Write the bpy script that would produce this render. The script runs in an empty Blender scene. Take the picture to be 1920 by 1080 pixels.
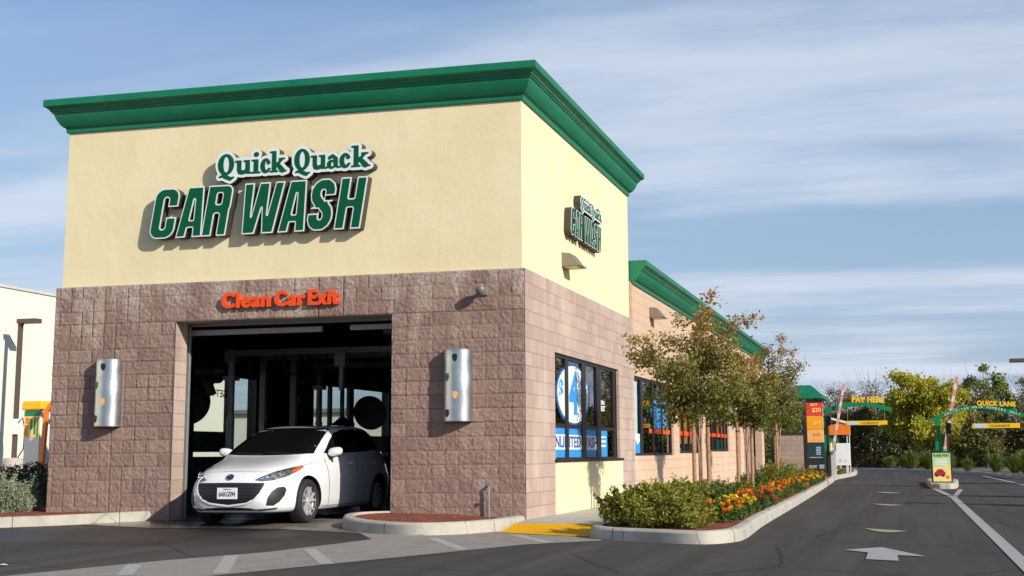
import bpy, bmesh, math, random
import numpy as np
from mathutils import Vector, Matrix
R = math.radians
SC = bpy.context.scene
COL = SC.collection

# ------------------------------------------------------------------ camera
cd = bpy.data.cameras.new('camera')
cam = bpy.data.objects.new('camera', cd); COL.objects.link(cam)
YAW, PIT, ROL = -0.253836591, 0.156596226, -0.00837758582
_F = Vector((math.sin(YAW)*math.cos(PIT), math.cos(YAW)*math.cos(PIT), math.sin(PIT)))
_R = Vector((math.cos(YAW), -math.sin(YAW), 0)); _U = _R.cross(_F)
_R2 = _R*math.cos(ROL)+_U*math.sin(ROL); _U2 = -_R*math.sin(ROL)+_U*math.cos(ROL)
mw = Matrix((_R2, _U2, -_F)).transposed().to_4x4()
mw.translation = Vector((5.28578895, -19.1360155, 1.05287871))
cam.matrix_world = mw
cd.sensor_width = 36; cd.lens = 2561.9/1920*36
cd.shift_x = -63.3/1920; cd.shift_y = -93.4/1920
cd.clip_start = .1; cd.clip_end = 3000
SC.camera = cam

# ------------------------------------------------------------------ sun, sky, exposure
L = Vector((1.8, -1.0, .97)).normalized()
sd = bpy.data.lights.new('sun', 'SUN'); sd.energy = 5.0; sd.angle = R(.5); sd.color = (1, .93, .82)
sun = bpy.data.objects.new('sun', sd); COL.objects.link(sun)
sun.rotation_euler = L.to_track_quat('Z', 'Y').to_euler(); sun.location = (30, -20, 20)
W = bpy.data.worlds.new('World'); SC.world = W; W.use_nodes = True
nt = W.node_tree; N = nt.nodes; K = nt.links; N.clear()
def wn(t, **kw):
    n = N.new(t)
    for k, v in kw.items(): setattr(n, k, v)
    return n
def wm(op, a, b=None, c=None):
    n = N.new('ShaderNodeMath'); n.operation = op
    for i, v in enumerate((a, b, c)):
        if v is None: continue
        if isinstance(v, (int, float)): n.inputs[i].default_value = v
        else: K.new(v, n.inputs[i])
    return n.outputs[0]
sky = wn('ShaderNodeTexSky', sky_type='NISHITA', sun_disc=False, sun_elevation=math.asin(L.z), sun_rotation=math.atan2(L.x, L.y), air_density=1.15, dust_density=.8, ozone_density=1.6)
geo = wn('ShaderNodeTexCoord'); sep = wn('ShaderNodeSeparateXYZ'); K.new(geo.outputs['Generated'], sep.inputs[0])
sx, sy, sz = sep.outputs
# cloud sheet: project the direction onto a high plane
den = wm('ADD', wm('MAXIMUM', sz, 0.0), .10)
px_, py_ = wm('DIVIDE', sx, den), wm('DIVIDE', sy, den)
cmb = wn('ShaderNodeCombineXYZ'); K.new(px_, cmb.inputs[0]); K.new(py_, cmb.inputs[1])
def cloud(scale, stretch, rot, detail=9, rough=.62, dist=.5, loc=(0, 0, 0)):
    mp = wn('ShaderNodeMapping'); K.new(cmb.outputs[0], mp.inputs[0]); mp.inputs['Scale'].default_value = stretch; mp.inputs['Rotation'].default_value = (0, 0, rot); mp.inputs['Location'].default_value = loc
    nz = wn('ShaderNodeTexNoise'); nz.inputs['Scale'].default_value = scale; nz.inputs['Detail'].default_value = detail; nz.inputs['Roughness'].default_value = rough; nz.inputs['Distortion'].default_value = dist
    K.new(mp.outputs[0], nz.inputs['Vector']); return nz.outputs['Fac']
def wramp(x, a, b):
    n = N.new('ShaderNodeMapRange'); n.interpolation_type = 'SMOOTHSTEP'; K.new(x, n.inputs[0]); n.inputs[1].default_value = a; n.inputs[2].default_value = b; return n.outputs[0]
c1 = cloud(.50, (.6, 1, 1), .25, detail=12, rough=.60, dist=.05, loc=(3.1, .4, 0)); c2 = cloud(1.25, (.30, 1.25, 1), .25, detail=13, rough=.60, dist=.12, loc=(1, 2, 0)); c3 = cloud(.8, (.55, 1, 1), .25, detail=14, rough=.60, dist=.1, loc=(5, 3, 0))
# the sheet ends in a soft band about 17 degrees up, clear blue above
gate = wramp(wm('ADD', sz, wm('MULTIPLY', wm('SUBTRACT', c1, .5), .22)), .338, .268)
dens = wm('ADD', wm('MULTIPLY', c2, .95), wm('MULTIPLY', c3, .70))
m = wm('MULTIPLY', gate, wm('ADD', wm('ADD', .50, wm('MULTIPLY', wramp(sz, .20, .05), .16)), wm('MULTIPLY', wramp(dens, .64, 1.06), .36)))
mixc = wn('ShaderNodeMix', data_type='RGBA'); K.new(m, mixc.inputs[0])
ccol = wn('ShaderNodeMix', data_type='RGBA'); K.new(wramp(dens, .66, 1.0), ccol.inputs[0])
ccol.inputs[6].default_value = (3.5, 4.45, 6.2, 1); ccol.inputs[7].default_value = (6.0, 6.6, 7.7, 1)
skm = wn('ShaderNodeMix', data_type='RGBA', blend_type='MULTIPLY'); skm.inputs[0].default_value = 1; skm.inputs[7].default_value = (.78, .96, 1.16, 1)
K.new(sky.outputs[0], skm.inputs[6]); K.new(skm.outputs[2], mixc.inputs[6]); K.new(ccol.outputs[2], mixc.inputs[7])
bg = wn('ShaderNodeBackground'); bg.inputs[1].default_value = .105; K.new(mixc.outputs[2], bg.inputs[0])
ow = wn('ShaderNodeOutputWorld'); K.new(bg.outputs[0], ow.inputs[0])
SC.view_settings.view_transform = 'Standard'; SC.view_settings.look = 'None'; SC.view_settings.gamma = 1; SC.view_settings.exposure = .10

# ------------------------------------------------------------------ helpers
def tag(o, label=None, cat=None, group=None, kind=None):
    if label: o['label'] = label
    if cat: o['category'] = cat
    if group: o['group'] = group
    if kind: o['kind'] = kind
    return o
def empty(name, loc=(0, 0, 0), rz=0, label=None, cat=None, group=None):
    o = bpy.data.objects.new(name, None); COL.objects.link(o); o.location = loc; o.rotation_euler = (0, 0, rz)
    o.empty_display_size = .2
    return tag(o, label, cat, group)
def obj(name, me, mats, parent=None, smooth=False, angle=None):
    """link a mesh; it is built in the coordinates of its parent"""
    o = bpy.data.objects.new(name, me); COL.objects.link(o)
    if not isinstance(mats, (list, tuple)): mats = [mats]
    if len(me.materials) == 0:
        for m_ in mats: me.materials.append(m_)
    if parent is not None: o.parent = parent
    if angle is not None:
        me.set_sharp_from_angle(angle=R(angle)) if hasattr(me, 'set_sharp_from_angle') else None
        smooth = True
        me.polygons.foreach_set('use_smooth', [True]*len(me.polygons))
        if hasattr(me, 'set_sharp_from_angle'): me.set_sharp_from_angle(angle=R(angle))
    elif smooth: me.polygons.foreach_set('use_smooth', [True]*len(me.polygons))
    return o
def copy_tree(o, parent=None):
    c = o.copy(); COL.objects.link(c); c.parent = parent
    for ch in list(o.children): copy_tree(ch, c)
    return c
class MB:
    def __init__(s): s.v = []; s.f = []; s.m = []; s.mi = 0
    def add(s, vs, fs, mi=None):
        b = len(s.v); s.v += [tuple(v) for v in vs]
        for f in fs: s.f.append([b+i for i in f]); s.m.append(s.mi if mi is None else mi)
        return s
    def box(s, a, b, mi=None):
        x0, y0, z0 = (min(a[i], b[i]) for i in range(3)); x1, y1, z1 = (max(a[i], b[i]) for i in range(3))
        return s.add([(x0,y0,z0),(x1,y0,z0),(x1,y1,z0),(x0,y1,z0),(x0,y0,z1),(x1,y0,z1),(x1,y1,z1),(x0,y1,z1)],
                     [(0,3,2,1),(4,5,6,7),(0,1,5,4),(1,2,6,5),(2,3,7,6),(3,0,4,7)], mi)
    def obox(s, c, ax, ay, az, mi=None):
        c, ax, ay, az = Vector(c), Vector(ax), Vector(ay), Vector(az)
        vs = [c-ax-ay-az, c+ax-ay-az, c+ax+ay-az, c-ax+ay-az, c-ax-ay+az, c+ax-ay+az, c+ax+ay+az, c-ax+ay+az]
        return s.add(vs, [(0,3,2,1),(4,5,6,7),(0,1,5,4),(1,2,6,5),(2,3,7,6),(3,0,4,7)], mi)
    def cyl(s, p, q, r0, r1=None, n=12, cap=True, mi=None):
        p, q = Vector(p), Vector(q); r1 = r0 if r1 is None else r1
        d = (q-p).normalized(); a = d.orthogonal().normalized(); b = d.cross(a)
        vs = []; 
        for (c, r) in ((p, r0), (q, r1)):
            for i in range(n):
                t = 2*math.pi*i/n; vs.append(c+a*math.cos(t)*r+b*math.sin(t)*r)
        fs = [(i, (i+1) % n, n+(i+1) % n, n+i) for i in range(n)]
        if cap: fs += [tuple(range(n-1, -1, -1)), tuple(range(n, 2*n))]
        return s.add(vs, fs, mi)
    def tube(s, pts, r, n=8, mi=None):
        pts = [Vector(p) for p in pts]; rs = r if isinstance(r, (list, tuple)) else [r]*len(pts)
        rings = []; a = None; vs = []
        for i, p in enumerate(pts):
            d = (pts[min(i+1, len(pts)-1)]-pts[max(i-1, 0)]).normalized()
            a = d.orthogonal().normalized() if a is None else (a-d*a.dot(d)).normalized()
            b = d.cross(a)
            for k in range(n):
                t = 2*math.pi*k/n; vs.append(p+a*math.cos(t)*rs[i]+b*math.sin(t)*rs[i])
        fs = []
        for i in range(len(pts)-1):
            for k in range(n): fs.append((i*n+k, i*n+(k+1) % n, (i+1)*n+(k+1) % n, (i+1)*n+k))
        fs += [tuple(range(n-1, -1, -1)), tuple(range((len(pts)-1)*n, len(pts)*n))]
        return s.add(vs, fs, mi)
    def lathe(s, c, ax, prof, n=24, mi=None):
        """prof: (r, h) along the axis ax from c"""
        c, ax = Vector(c), Vector(ax).normalized(); a = ax.orthogonal().normalized(); b = ax.cross(a); vs = []
        for r, h in prof:
            for i in range(n):
                t = 2*math.pi*i/n; vs.append(c+ax*h+a*math.cos(t)*r+b*math.sin(t)*r)
        fs = []
        for j in range(len(prof)-1):
            for i in range(n): fs.append((j*n+i, j*n+(i+1) % n, (j+1)*n+(i+1) % n, (j+1)*n+i))
        return s.add(vs, fs, mi)
    def prism(s, poly, o, u, v, w, mi=None):
        """poly in (u,v) axes at o, extruded by the vector w"""
        o, u, v, w = Vector(o), Vector(u), Vector(v), Vector(w); n = len(poly)
        lo = [o+u*p[0]+v*p[1] for p in poly]
        vs = lo+[q+w for q in lo]
        fs = [tuple(range(n-1, -1, -1)), tuple(range(n, 2*n))]+[(i, (i+1) % n, n+(i+1) % n, n+i) for i in range(n)]
        return s.add(vs, fs, mi)
    def mesh(s, name='m'):
        me = bpy.data.meshes.new(name); me.from_pydata(s.v, [], s.f); 
        if max(s.m, default=0) > 0: me.polygons.foreach_set('material_index', s.m)
        me.validate(); me.update(); return me
    def build(s, name, mats, parent=None, smooth=False, angle=None, bevel=0, normals=True):
        me = s.mesh(name)
        if normals:
            bm = bmesh.new(); bm.from_mesh(me); bmesh.ops.recalc_face_normals(bm, faces=bm.faces); bm.to_mesh(me); bm.free()
        o = obj(name, me, mats, parent, smooth, angle)
        if bevel:
            b = o.modifiers.new('b', 'BEVEL'); b.width = bevel; b.segments = 2; b.limit_method = 'ANGLE'; b.angle_limit = R(40)
        return o

# ------------------------------------------------------------------ materials
class NB:
    """small node builder"""
    def __init__(s, name):
        s.m = bpy.data.materials.new(name); s.m.use_nodes = True; s.t = s.m.node_tree; s.n = s.t.nodes; s.n.clear()
        s.out = s.n.new('ShaderNodeOutputMaterial'); s.b = s.n.new('ShaderNodeBsdfPrincipled'); s.t.links.new(s.b.outputs[0], s.out.inputs[0])
        s.tc = None
    def set(s, sock, v):
        if v is None: return
        if hasattr(v, 'is_output') or hasattr(v, 'links'): s.t.links.new(v, sock)
        elif isinstance(v, (tuple, list)) and len(v) == 3 and sock.type == 'RGBA': sock.default_value = (*v, 1)
        else: sock.default_value = v
    def co(s, which='Object'):
        if s.tc is None: s.tc = s.n.new('ShaderNodeTexCoord')
        return s.tc.outputs[which]
    def map(s, v, scale=(1, 1, 1), rot=(0, 0, 0), loc=(0, 0, 0)):
        n = s.n.new('ShaderNodeMapping'); s.set(n.inputs[0], v); n.inputs['Scale'].default_value = scale; n.inputs['Rotation'].default_value = rot; n.inputs['Location'].default_value = loc; return n.outputs[0]
    def noise(s, scale, v=None, detail=4, rough=.55, dist=0, out='Fac'):
        n = s.n.new('ShaderNodeTexNoise'); s.set(n.inputs['Vector'], v if v is not None else s.co()); n.inputs['Scale'].default_value = scale; n.inputs['Detail'].default_value = detail; n.inputs['Roughness'].default_value = rough; n.inputs['Distortion'].default_value = dist; return n.outputs[out]
    def vor(s, scale, v=None, feature='F1', out='Distance'):
        n = s.n.new('ShaderNodeTexVoronoi'); n.feature = feature; s.set(n.inputs['Vector'], v if v is not None else s.co()); n.inputs['Scale'].default_value = scale; return n.outputs[out]
    def ramp(s, x, a, b, lo=0., hi=1.):
        n = s.n.new('ShaderNodeMapRange'); s.set(n.inputs[0], x); n.inputs[1].default_value = a; n.inputs[2].default_value = b; n.inputs[3].default_value = lo; n.inputs[4].default_value = hi; return n.outputs[0]
    def mix(s, f, a, b, mode='MIX'):
        n = s.n.new('ShaderNodeMix'); n.data_type = 'RGBA'; n.blend_type = mode; s.set(n.inputs[0], f); s.set(n.inputs[6], a); s.set(n.inputs[7], b); return n.outputs[2]
    def math(s, op, a, b=None):
        n = s.n.new('ShaderNodeMath'); n.operation = op; s.set(n.inputs[0], a); s.set(n.inputs[1], b) if b is not None else None; return n.outputs[0]
    def bump(s, h, strength=.5, dist=.01):
        n = s.n.new('ShaderNodeBump'); s.set(n.inputs['Height'], h); n.inputs['Strength'].default_value = strength; n.inputs['Distance'].default_value = dist; s.t.links.new(n.outputs[0], s.b.inputs['Normal']); return n
    def fin(s, col=None, rough=.6, metal=0, spec=None, coat=0, **kw):
        s.set(s.b.inputs['Base Color'], col); s.set(s.b.inputs['Roughness'], rough); s.b.inputs['Metallic'].default_value = metal
        if spec is not None: s.b.inputs['Specular IOR Level'].default_value = spec
        if coat: s.b.inputs['Coat Weight'].default_value = coat; s.b.inputs['Coat Roughness'].default_value = .04
        for k, v in kw.items(): s.set(s.b.inputs[k.replace('_', ' ')], v)
        return s.m
def plain(name, col, rough=.5, metal=0, var=.12, scale=6, bump=0, bscale=60, **kw):
    b = NB(name); n = b.noise(scale, detail=5)
    dark = tuple(c*(1-var) for c in col); lite = tuple(min(1, c*(1+var*.6)) for c in col)
    c = b.mix(b.ramp(n, .3, .7), dark, lite)
    if bump: b.bump(b.noise(bscale, detail=3), bump, .004)
    return b.fin(c, rough, metal, **kw)
M = {}
# stucco
b = NB('stucco'); c = b.mix(b.ramp(b.noise(.7, detail=6), .3, .72), (.785, .665, .405), (.845, .735, .475))
c = b.mix(b.ramp(b.noise(2.2, b.map(b.co(), (1, 1, .35)), 6), .5, .9, 0, .35), c, (.70, .56, .30))
c = b.mix(b.ramp(b.noise(6, b.map(b.co(), (1, 1, .06)), 6, .7), .56, .80, 0, .22), c, (.55, .45, .27)); c = b.mix(b.ramp(b.noise(45, detail=5, rough=.8), .35, .7, 0, .16), c, (.60, .49, .29)); b.bump(b.math('ADD', b.noise(48, detail=6, rough=.75), b.math('MULTIPLY', b.noise(5, detail=3), 1.2)), .55, .008); M['stucco'] = b.fin(c, .88)
# split face block: geometry gives the relief, colour varies per block and streaks of efflorescence run down
b = NB('split_block')
at = b.n.new('ShaderNodeAttribute'); at.attribute_name = 'blk'
c = b.mix(at.outputs['Fac'], (.265, .172, .145), (.365, .252, .208))
c = b.mix(b.ramp(b.noise(26, detail=6, rough=.7), .32, .75, 0, .75), c, (.175, .115, .098))
c = b.mix(b.ramp(b.noise(1.1, detail=3), .45, .7, 0, .4), c, (.36, .245, .18))
sp = b.n.new('ShaderNodeSeparateXYZ'); b.set(sp.inputs[0], b.co())
st = b.noise(2.4, b.map(b.co(), (1, 1, .20), loc=(1.3, 0, 0)), 5, .65)
hz = b.ramp(sp.outputs[2], 2.0, 3.75); hz2 = b.math('MULTIPLY', b.math('POWER', hz, 1.3), .42)
em = b.ramp(b.math('ADD', st, b.math('MULTIPLY', hz2, .55)), .60, .78, 0, .52); em = b.math('MULTIPLY', em, b.ramp(b.noise(30, detail=3), .3, .6))
c = b.mix(em, c, (.60, .53, .46))
c = b.mix(b.math('MULTIPLY', at.outputs['Alpha'], .55), c, (.13, .085, .07))
b.bump(b.noise(90, detail=6, rough=.75), .6, .006); M['split'] = b.fin(c, .95, spec=.15)
def smooth_block(name, axis='y', tint=1.):
    b = NB(name); sp = b.n.new('ShaderNodeSeparateXYZ'); b.set(sp.inputs[0], b.co()); cb = b.n.new('ShaderNodeCombineXYZ')
    b.set(cb.inputs[0], sp.outputs[1 if axis == 'y' else 0]); b.set(cb.inputs[1], b.math('ADD', sp.outputs[2], 20.0*.2032*1 - 3.75))
    br = b.n.new('ShaderNodeTexBrick'); b.set(br.inputs['Vector'], cb.outputs[0]); br.inputs['Scale'].default_value = 1
    br.inputs['Brick Width'].default_value = .4064; br.inputs['Row Height'].default_value = .2032; br.inputs['Mortar Size'].default_value = .0065; br.inputs['Mortar Smooth'].default_value = .3; br.inputs['Bias'].default_value = 0
    br.inputs['Color1'].default_value = (.40*tint, .292*tint, .24*tint, 1); br.inputs['Color2'].default_value = (.50*tint, .375*tint, .31*tint, 1); br.inputs['Mortar'].default_value = (.34*tint, .25*tint, .205*tint, 1)
    c = b.mix(b.ramp(b.noise(14, detail=6, rough=.7), .35, .75, 0, .3), br.outputs['Color'], (.31*tint, .225*tint, .19*tint))
    c = b.mix(b.ramp(b.noise(1.4, b.map(b.co(), (1, 1, .3)), 5, .65),   .50, .75, 0, .5), c, (.68*tint, .56*tint, .48*tint))
    h = b.math('ADD', b.math('MULTIPLY', br.outputs['Fac'], -1.0), b.math('ADD', b.math('MULTIPLY', b.noise(60, detail=6, rough=.7), .7), b.math('MULTIPLY', b.noise(18, detail=4), .8))); b.bump(h, .8, .008)
    return b.fin(c, .88)
M['block'] = smooth_block('smooth_block'); M['block_x'] = smooth_block('smooth_block_end', 'x', .9)
b = NB('green_trim'); c = b.mix(b.ramp(b.noise(1.5, detail=6), .3, .7), (.0, .150, .070), (.004, .185, .090)); c = b.mix(b.ramp(b.noise(7, b.map(b.co(), (1, 1, .12)), 5, .7), .55, .75, 0, .35), c, (.03, .11, .06)); b.bump(b.noise(30, detail=4), .12, .004); M['green'] = b.fin(c, b.ramp(b.noise(3), .3, .7, .42, .62))
M['asphalt'] = None
b = NB('asphalt'); n1 = b.noise(160, detail=3, rough=.8); n2 = b.noise(.35, detail=6); n3 = b.vor(300)
c = b.mix(b.ramp(n1, .3, .75), (.047, .042, .037), (.108, .098, .087)); c = b.mix(b.ramp(n2, .35, .7, 0, .5), c, (.068, .058, .049))
c = b.mix(b.ramp(b.noise(2.4, b.map(b.co(), (1, .25, 1)), 6, .7), .60, .78, 0, .45), c, (.028, .026, .026))
tr = b.noise(1.0, b.map(b.co(), (2.6, .10, 1)), 4, .6); c = b.mix(b.ramp(tr, .46, .62, 0, .55), c, (.044, .040, .036)); c = b.mix(b.ramp(tr, .44, .34, 0, .35), c, (.112, .100, .086))
c = b.mix(b.ramp(b.vor(1.3, b.map(b.co(), (1, .8, 1), loc=(.3, .2, 0))), .10, .03, 0, .55), c, (.022, .020, .020))
ck = b.vor(.42, b.mix(.12, b.co(), b.noise(1.4, detail=6, out='Color')), 'DISTANCE_TO_EDGE'); c = b.mix(b.ramp(ck, .010, .003, 0, .75), c, (.018, .017, .016))
c = b.mix(b.ramp(b.vor(9.0), .05, .03, 0, .6), c, (.20, .185, .16))
wet = b.math('MULTIPLY', b.ramp(b.noise(.9, detail=5), .40, .52), 1.0)
# damp patch in front of the bay door: it follows the wash water that runs off the cars
gd = b.n.new('ShaderNodeVectorMath'); gd.operation = 'DISTANCE'; b.set(gd.inputs[0], b.map(b.co(), (.55, 1, 0))); gd.inputs[1].default_value = (-5.2*.55, -2.4, 0)
wp = b.ramp(b.math('ADD', gd.outputs['Value'], b.math('MULTIPLY', b.noise(1.3, detail=6, rough=.65), 1.8)), 3.6, 2.2)
c = b.mix(b.math('MULTIPLY', wp, .72), c, (.013, .0115, .0105))
b.bump(b.math('ADD', n1, b.math('MULTIPLY', n3, .6)), .5, .006); M['asphalt'] = b.fin(c, b.ramp(wp, 0, 1, .92, .42), spec=.25)
def concrete(name, base, wetness=False, seed=0, joint=0):
    b = NB(name); n1 = b.noise(3+seed, detail=8, rough=.7); n2 = b.noise(110, detail=3, rough=.8)
    c = b.mix(b.ramp(n1, .3, .72), tuple(x*.80 for x in base), tuple(min(1, x*1.10) for x in base)); c = b.mix(b.ramp(n2, .4, .8, 0, .35), c, tuple(x*.55 for x in base))
    c = b.mix(b.ramp(b.noise(1.6, detail=8, rough=.75, dist=.6), .50, .68, 0, .5), c, tuple(x*.50 for x in base)); c = b.mix(b.ramp(b.vor(.9+seed*.3, b.mix(.2, b.co(), b.noise(2.4, detail=6, out='Color')), 'DISTANCE_TO_EDGE'), .008, .002, 0, .6), c, tuple(x*.3 for x in base))
    ro = .85
    if wetness:
        w = b.ramp(b.noise(1.1, detail=7, rough=.65), .40, .56); w2 = b.ramp(b.noise(1.1, detail=7, rough=.65), .40, .56)
        sp = b.n.new('ShaderNodeSeparateXYZ'); b.set(sp.inputs[0], b.co())
        w = b.math('MAXIMUM', b.math('MULTIPLY', w, .6), b.ramp(b.math('ADD', sp.outputs[0], b.math('MULTIPLY', b.noise(1.5, detail=5), 1.2)), -2.3, -3.6))
        c = b.mix(b.math('MULTIPLY', w, .85), c, tuple(x*.13 for x in base)); ro = b.ramp(w, 0, 1, .8, .22)
    b.bump(b.math('ADD', n2, b.math('MULTIPLY', n1, .5)), .25, .004); return b.fin(c, ro)
M['curb'] = concrete('kerb_concrete', (.50, .455, .385)); M['walk'] = concrete('walk_concrete', (.50, .46, .39), seed=1); M['gutter'] = concrete('gutter_concrete', (.31, .28, .24), seed=2)
M['apron'] = concrete('wet_concrete', (.27, .24, .20), True)
M['yellow_curb'] = plain('yellow_ramp_paint', (.80, .40, .006), .8, var=.05, scale=9, spec=.15)
b = NB('road_paint'); c = b.mix(b.ramp(b.noise(60, detail=5, rough=.8), .42, .62, 0, .8), (.50, .48, .44), (.12, .11, .10)); M['paint'] = b.fin(c, .7)
b = NB('worn_paint'); c = b.mix(b.ramp(b.noise(40, detail=5, rough=.8), .36, .6, 0, .9), (.50, .48, .44), (.30, .275, .24)); M['paint_worn'] = b.fin(c, .75)
b = NB('yellow_road_paint'); c = b.mix(b.ramp(b.noise(50, detail=5, rough=.8), .4, .65, 0, .7), (.50, .40, .20), (.12, .11, .09)); M['paint_y'] = b.fin(c, .7)
b = NB('red_mulch'); c = b.mix(b.vor(34, out='Color'), (.30, .055, .022), (.13, .035, .02)); c = b.mix(b.ramp(b.noise(8), .5, .7), c, (.36, .12, .06)); b.bump(b.vor(34), .9, .03); M['mulch'] = b.fin(c, .95)
b = NB('bare_soil'); c = b.mix(b.noise(.6, detail=6), (.10, .075, .05), (.20, .165, .11)); b.bump(b.noise(12, detail=5), .6, .05); M['soil'] = b.fin(c, .95)
M['dark_metal'] = plain('dark_bronze_metal', (.055, .048, .042), .45, .3); M['frame'] = plain('dark_window_frame', (.025, .02, .02), .4, .3)
M['steel'] = plain('galvanised_steel', (.42, .44, .46), .35, .85, var=.2); M['dim_steel'] = plain('dull_steel', (.30, .30, .30), .5, .35)
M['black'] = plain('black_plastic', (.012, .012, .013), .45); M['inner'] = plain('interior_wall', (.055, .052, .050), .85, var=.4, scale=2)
M['white'] = plain('white_enamel', (.78, .78, .76), .45, var=.05); M['white_wall'] = plain('cream_painted_wall', (.74, .71, .60), .85, var=.06, scale=.6, bump=.2, bscale=12)
def flat(name, col, rough=.5, **kw): return plain(name, col, rough, var=.06, scale=4, **kw)
M['sign_green'] = flat('sign_green', (.0, .090, .036), .6, spec=.2); M['sign_white'] = flat('sign_white', (.74, .76, .76), .4); M['sign_return'] = flat('sign_return', (.045, .040, .026), .6)
M['orange'] = flat('orange_letters', (.80, .075, .008), .45); M['orange2'] = flat('orange_enamel', (.82, .20, .02), .4); M['red'] = flat('red_panel', (.70, .045, .02), .4)
M['yellow'] = flat('yellow_enamel', (.86, .50, .01), .4); M['pale_yellow'] = flat('pale_yellow_panel', (.82, .66, .24), .45); M['tan'] = flat('tan_panel', (.78, .42, .13), .45)
M['amber'] = flat('amber_panel', (.84, .33, .01), .4); M['teal'] = flat('dark_teal_panel', (.015, .045, .05), .25); M['charcoal'] = flat('charcoal_panel', (.02, .021, .023), .3)
M['leafgreen'] = flat('arch_green', (.0, .20, .075), .4); M['blue'] = flat('decal_blue', (.03, .31, .74), .4); M['dkblue'] = flat('decal_deep_blue', (.01, .10, .32), .4); M['decal_white'] = flat('decal_white', (.80, .82, .84), .4)
M['ltblue'] = flat('decal_pale_blue', (.45, .62, .72), .4); M['ltgreen'] = flat('pale_green_panel', (.50, .66, .30), .45); M['redcar'] = flat('dark_red_print', (.36, .02, .03), .4)
M['wood'] = plain('stake_wood', (.38, .20, .095), .8, var=.3, scale=14, bump=.4); M['bark'] = plain('crape_bark', (.33, .20, .13), .85, var=.35, scale=12, bump=.5)
M['greybark'] = plain('grey_bark', (.17, .14, .11), .9, var=.3, scale=8, bump=.5)
b = NB('brushed_sconce'); c = b.mix(b.ramp(b.noise(5, detail=5), .3, .7), (.50, .52, .53), (.66, .68, .68)); b.bump(b.noise(90, b.map(b.co(), (1, 1, .1))), .12, .002); M['sconce'] = b.fin(c, b.ramp(b.noise(4, detail=5), .3, .7, .27, .42), 1.0)
# glass: dark reflective tint, and a clearer one
def glass(name, tint, gloss=.05, trans=.5, rough=.01):
    b = NB(name); t = b.n.new('ShaderNodeBsdfTransparent'); t.inputs[0].default_value = (*tint, 1); g = b.n.new('ShaderNodeBsdfGlossy'); g.inputs['Roughness'].default_value = rough; g.inputs[0].default_value = (.9, .93, .95, 1)
    gm_ = b.n.new('ShaderNodeNewGeometry'); dt = b.n.new('ShaderNodeVectorMath'); dt.operation = 'DOT_PRODUCT'; b.set(dt.inputs[0], gm_.outputs['Incoming']); b.set(dt.inputs[1], gm_.outputs['Normal']); fv = b.math('POWER', b.math('SUBTRACT', 1.0, b.math('ABSOLUTE', dt.outputs['Value'])), 5.0); mx = b.n.new('ShaderNodeMixShader'); b.set(mx.inputs[0], b.math('ADD', b.math('MULTIPLY', fv, .9), gloss+.03))
    b.t.links.new(t.outputs[0], mx.inputs[1]); b.t.links.new(g.outputs[0], mx.inputs[2]); b.t.links.new(mx.outputs[0], b.out.inputs[0]); b.n.remove(b.b); return b.m
M['glass'] = glass('tinted_glass', (.10, .11, .12), .10); M['clear'] = glass('clear_glass', (.82, .86, .84), .0)
def leaf_mat(name, a, c2, trans=.25, c3=None):
    b = NB(name); at = b.n.new('ShaderNodeAttribute'); at.attribute_name = 'rnd'
    c = b.mix(b.ramp(at.outputs['Fac'], 0, .8), a, c2)
    if c3: c = b.mix(b.ramp(at.outputs['Fac'], .82, .88), c, c3)
    b.fin(c, .6, spec=.3)
    t = b.n.new('ShaderNodeBsdfTranslucent'); b.set(t.inputs[0], b.mix(.5, c, (.9, .9, .3), 'MULTIPLY')); mx = b.n.new('ShaderNodeMixShader'); mx.inputs[0].default_value = trans
    b.t.links.new(b.b.outputs[0], mx.inputs[1]); b.t.links.new(t.outputs[0], mx.inputs[2]); b.t.links.new(mx.outputs[0], b.out.inputs[0]); return b.m

# ------------------------------------------------------------------ contour tracing: letters and marks as clean outlines
def contours(F, xs, ys, lev=0.):
    """closed loops where F (rows y, columns x) crosses lev; F < lev is inside"""
    F = F-lev; F[F == 0] = 1e-9; ny, nx = F.shape; seg = {}
    def pt(e):
        (j, i, d) = e
        a = F[j, i]; b_ = F[j, i+1] if d == 0 else F[j+1, i]; t = a/(a-b_)
        return (xs[i]+(xs[i+1]-xs[i])*t, ys[j]) if d == 0 else (xs[i], ys[j]+(ys[j+1]-ys[j])*t)
    S = F < 0
    for j in range(ny-1):
        for i in range(nx-1):
            a, b_, c, d = S[j, i], S[j, i+1], S[j+1, i+1], S[j+1, i]
            if a == b_ == c == d: continue
            E = []
            if a != b_: E.append(((j, i, 0), a))
            if b_ != c: E.append(((j, i+1, 1), b_))
            if c != d: E.append(((j+1, i, 0), c))
            if d != a: E.append(((j, i, 1), d))
            if len(E) == 2: pairs = [(E[0][0], E[1][0])]
            else: pairs = [(E[0][0], E[3][0]), (E[1][0], E[2][0])] if not a else [(E[0][0], E[1][0]), (E[2][0], E[3][0])]
            for p, q in pairs: seg.setdefault(p, []).append(q); seg.setdefault(q, []).append(p)
    loops = []; used = set()
    for s0 in list(seg):
        if s0 in used: continue
        lp = [s0]; used.add(s0); cur = s0; prev = None
        while True:
            nxt = [q for q in seg[cur] if q != prev and q not in used]
            if not nxt: break
            prev, cur = cur, nxt[0]; used.add(cur); lp.append(cur)
        if len(lp) > 5: loops.append([pt(e) for e in lp])
    return loops
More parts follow.
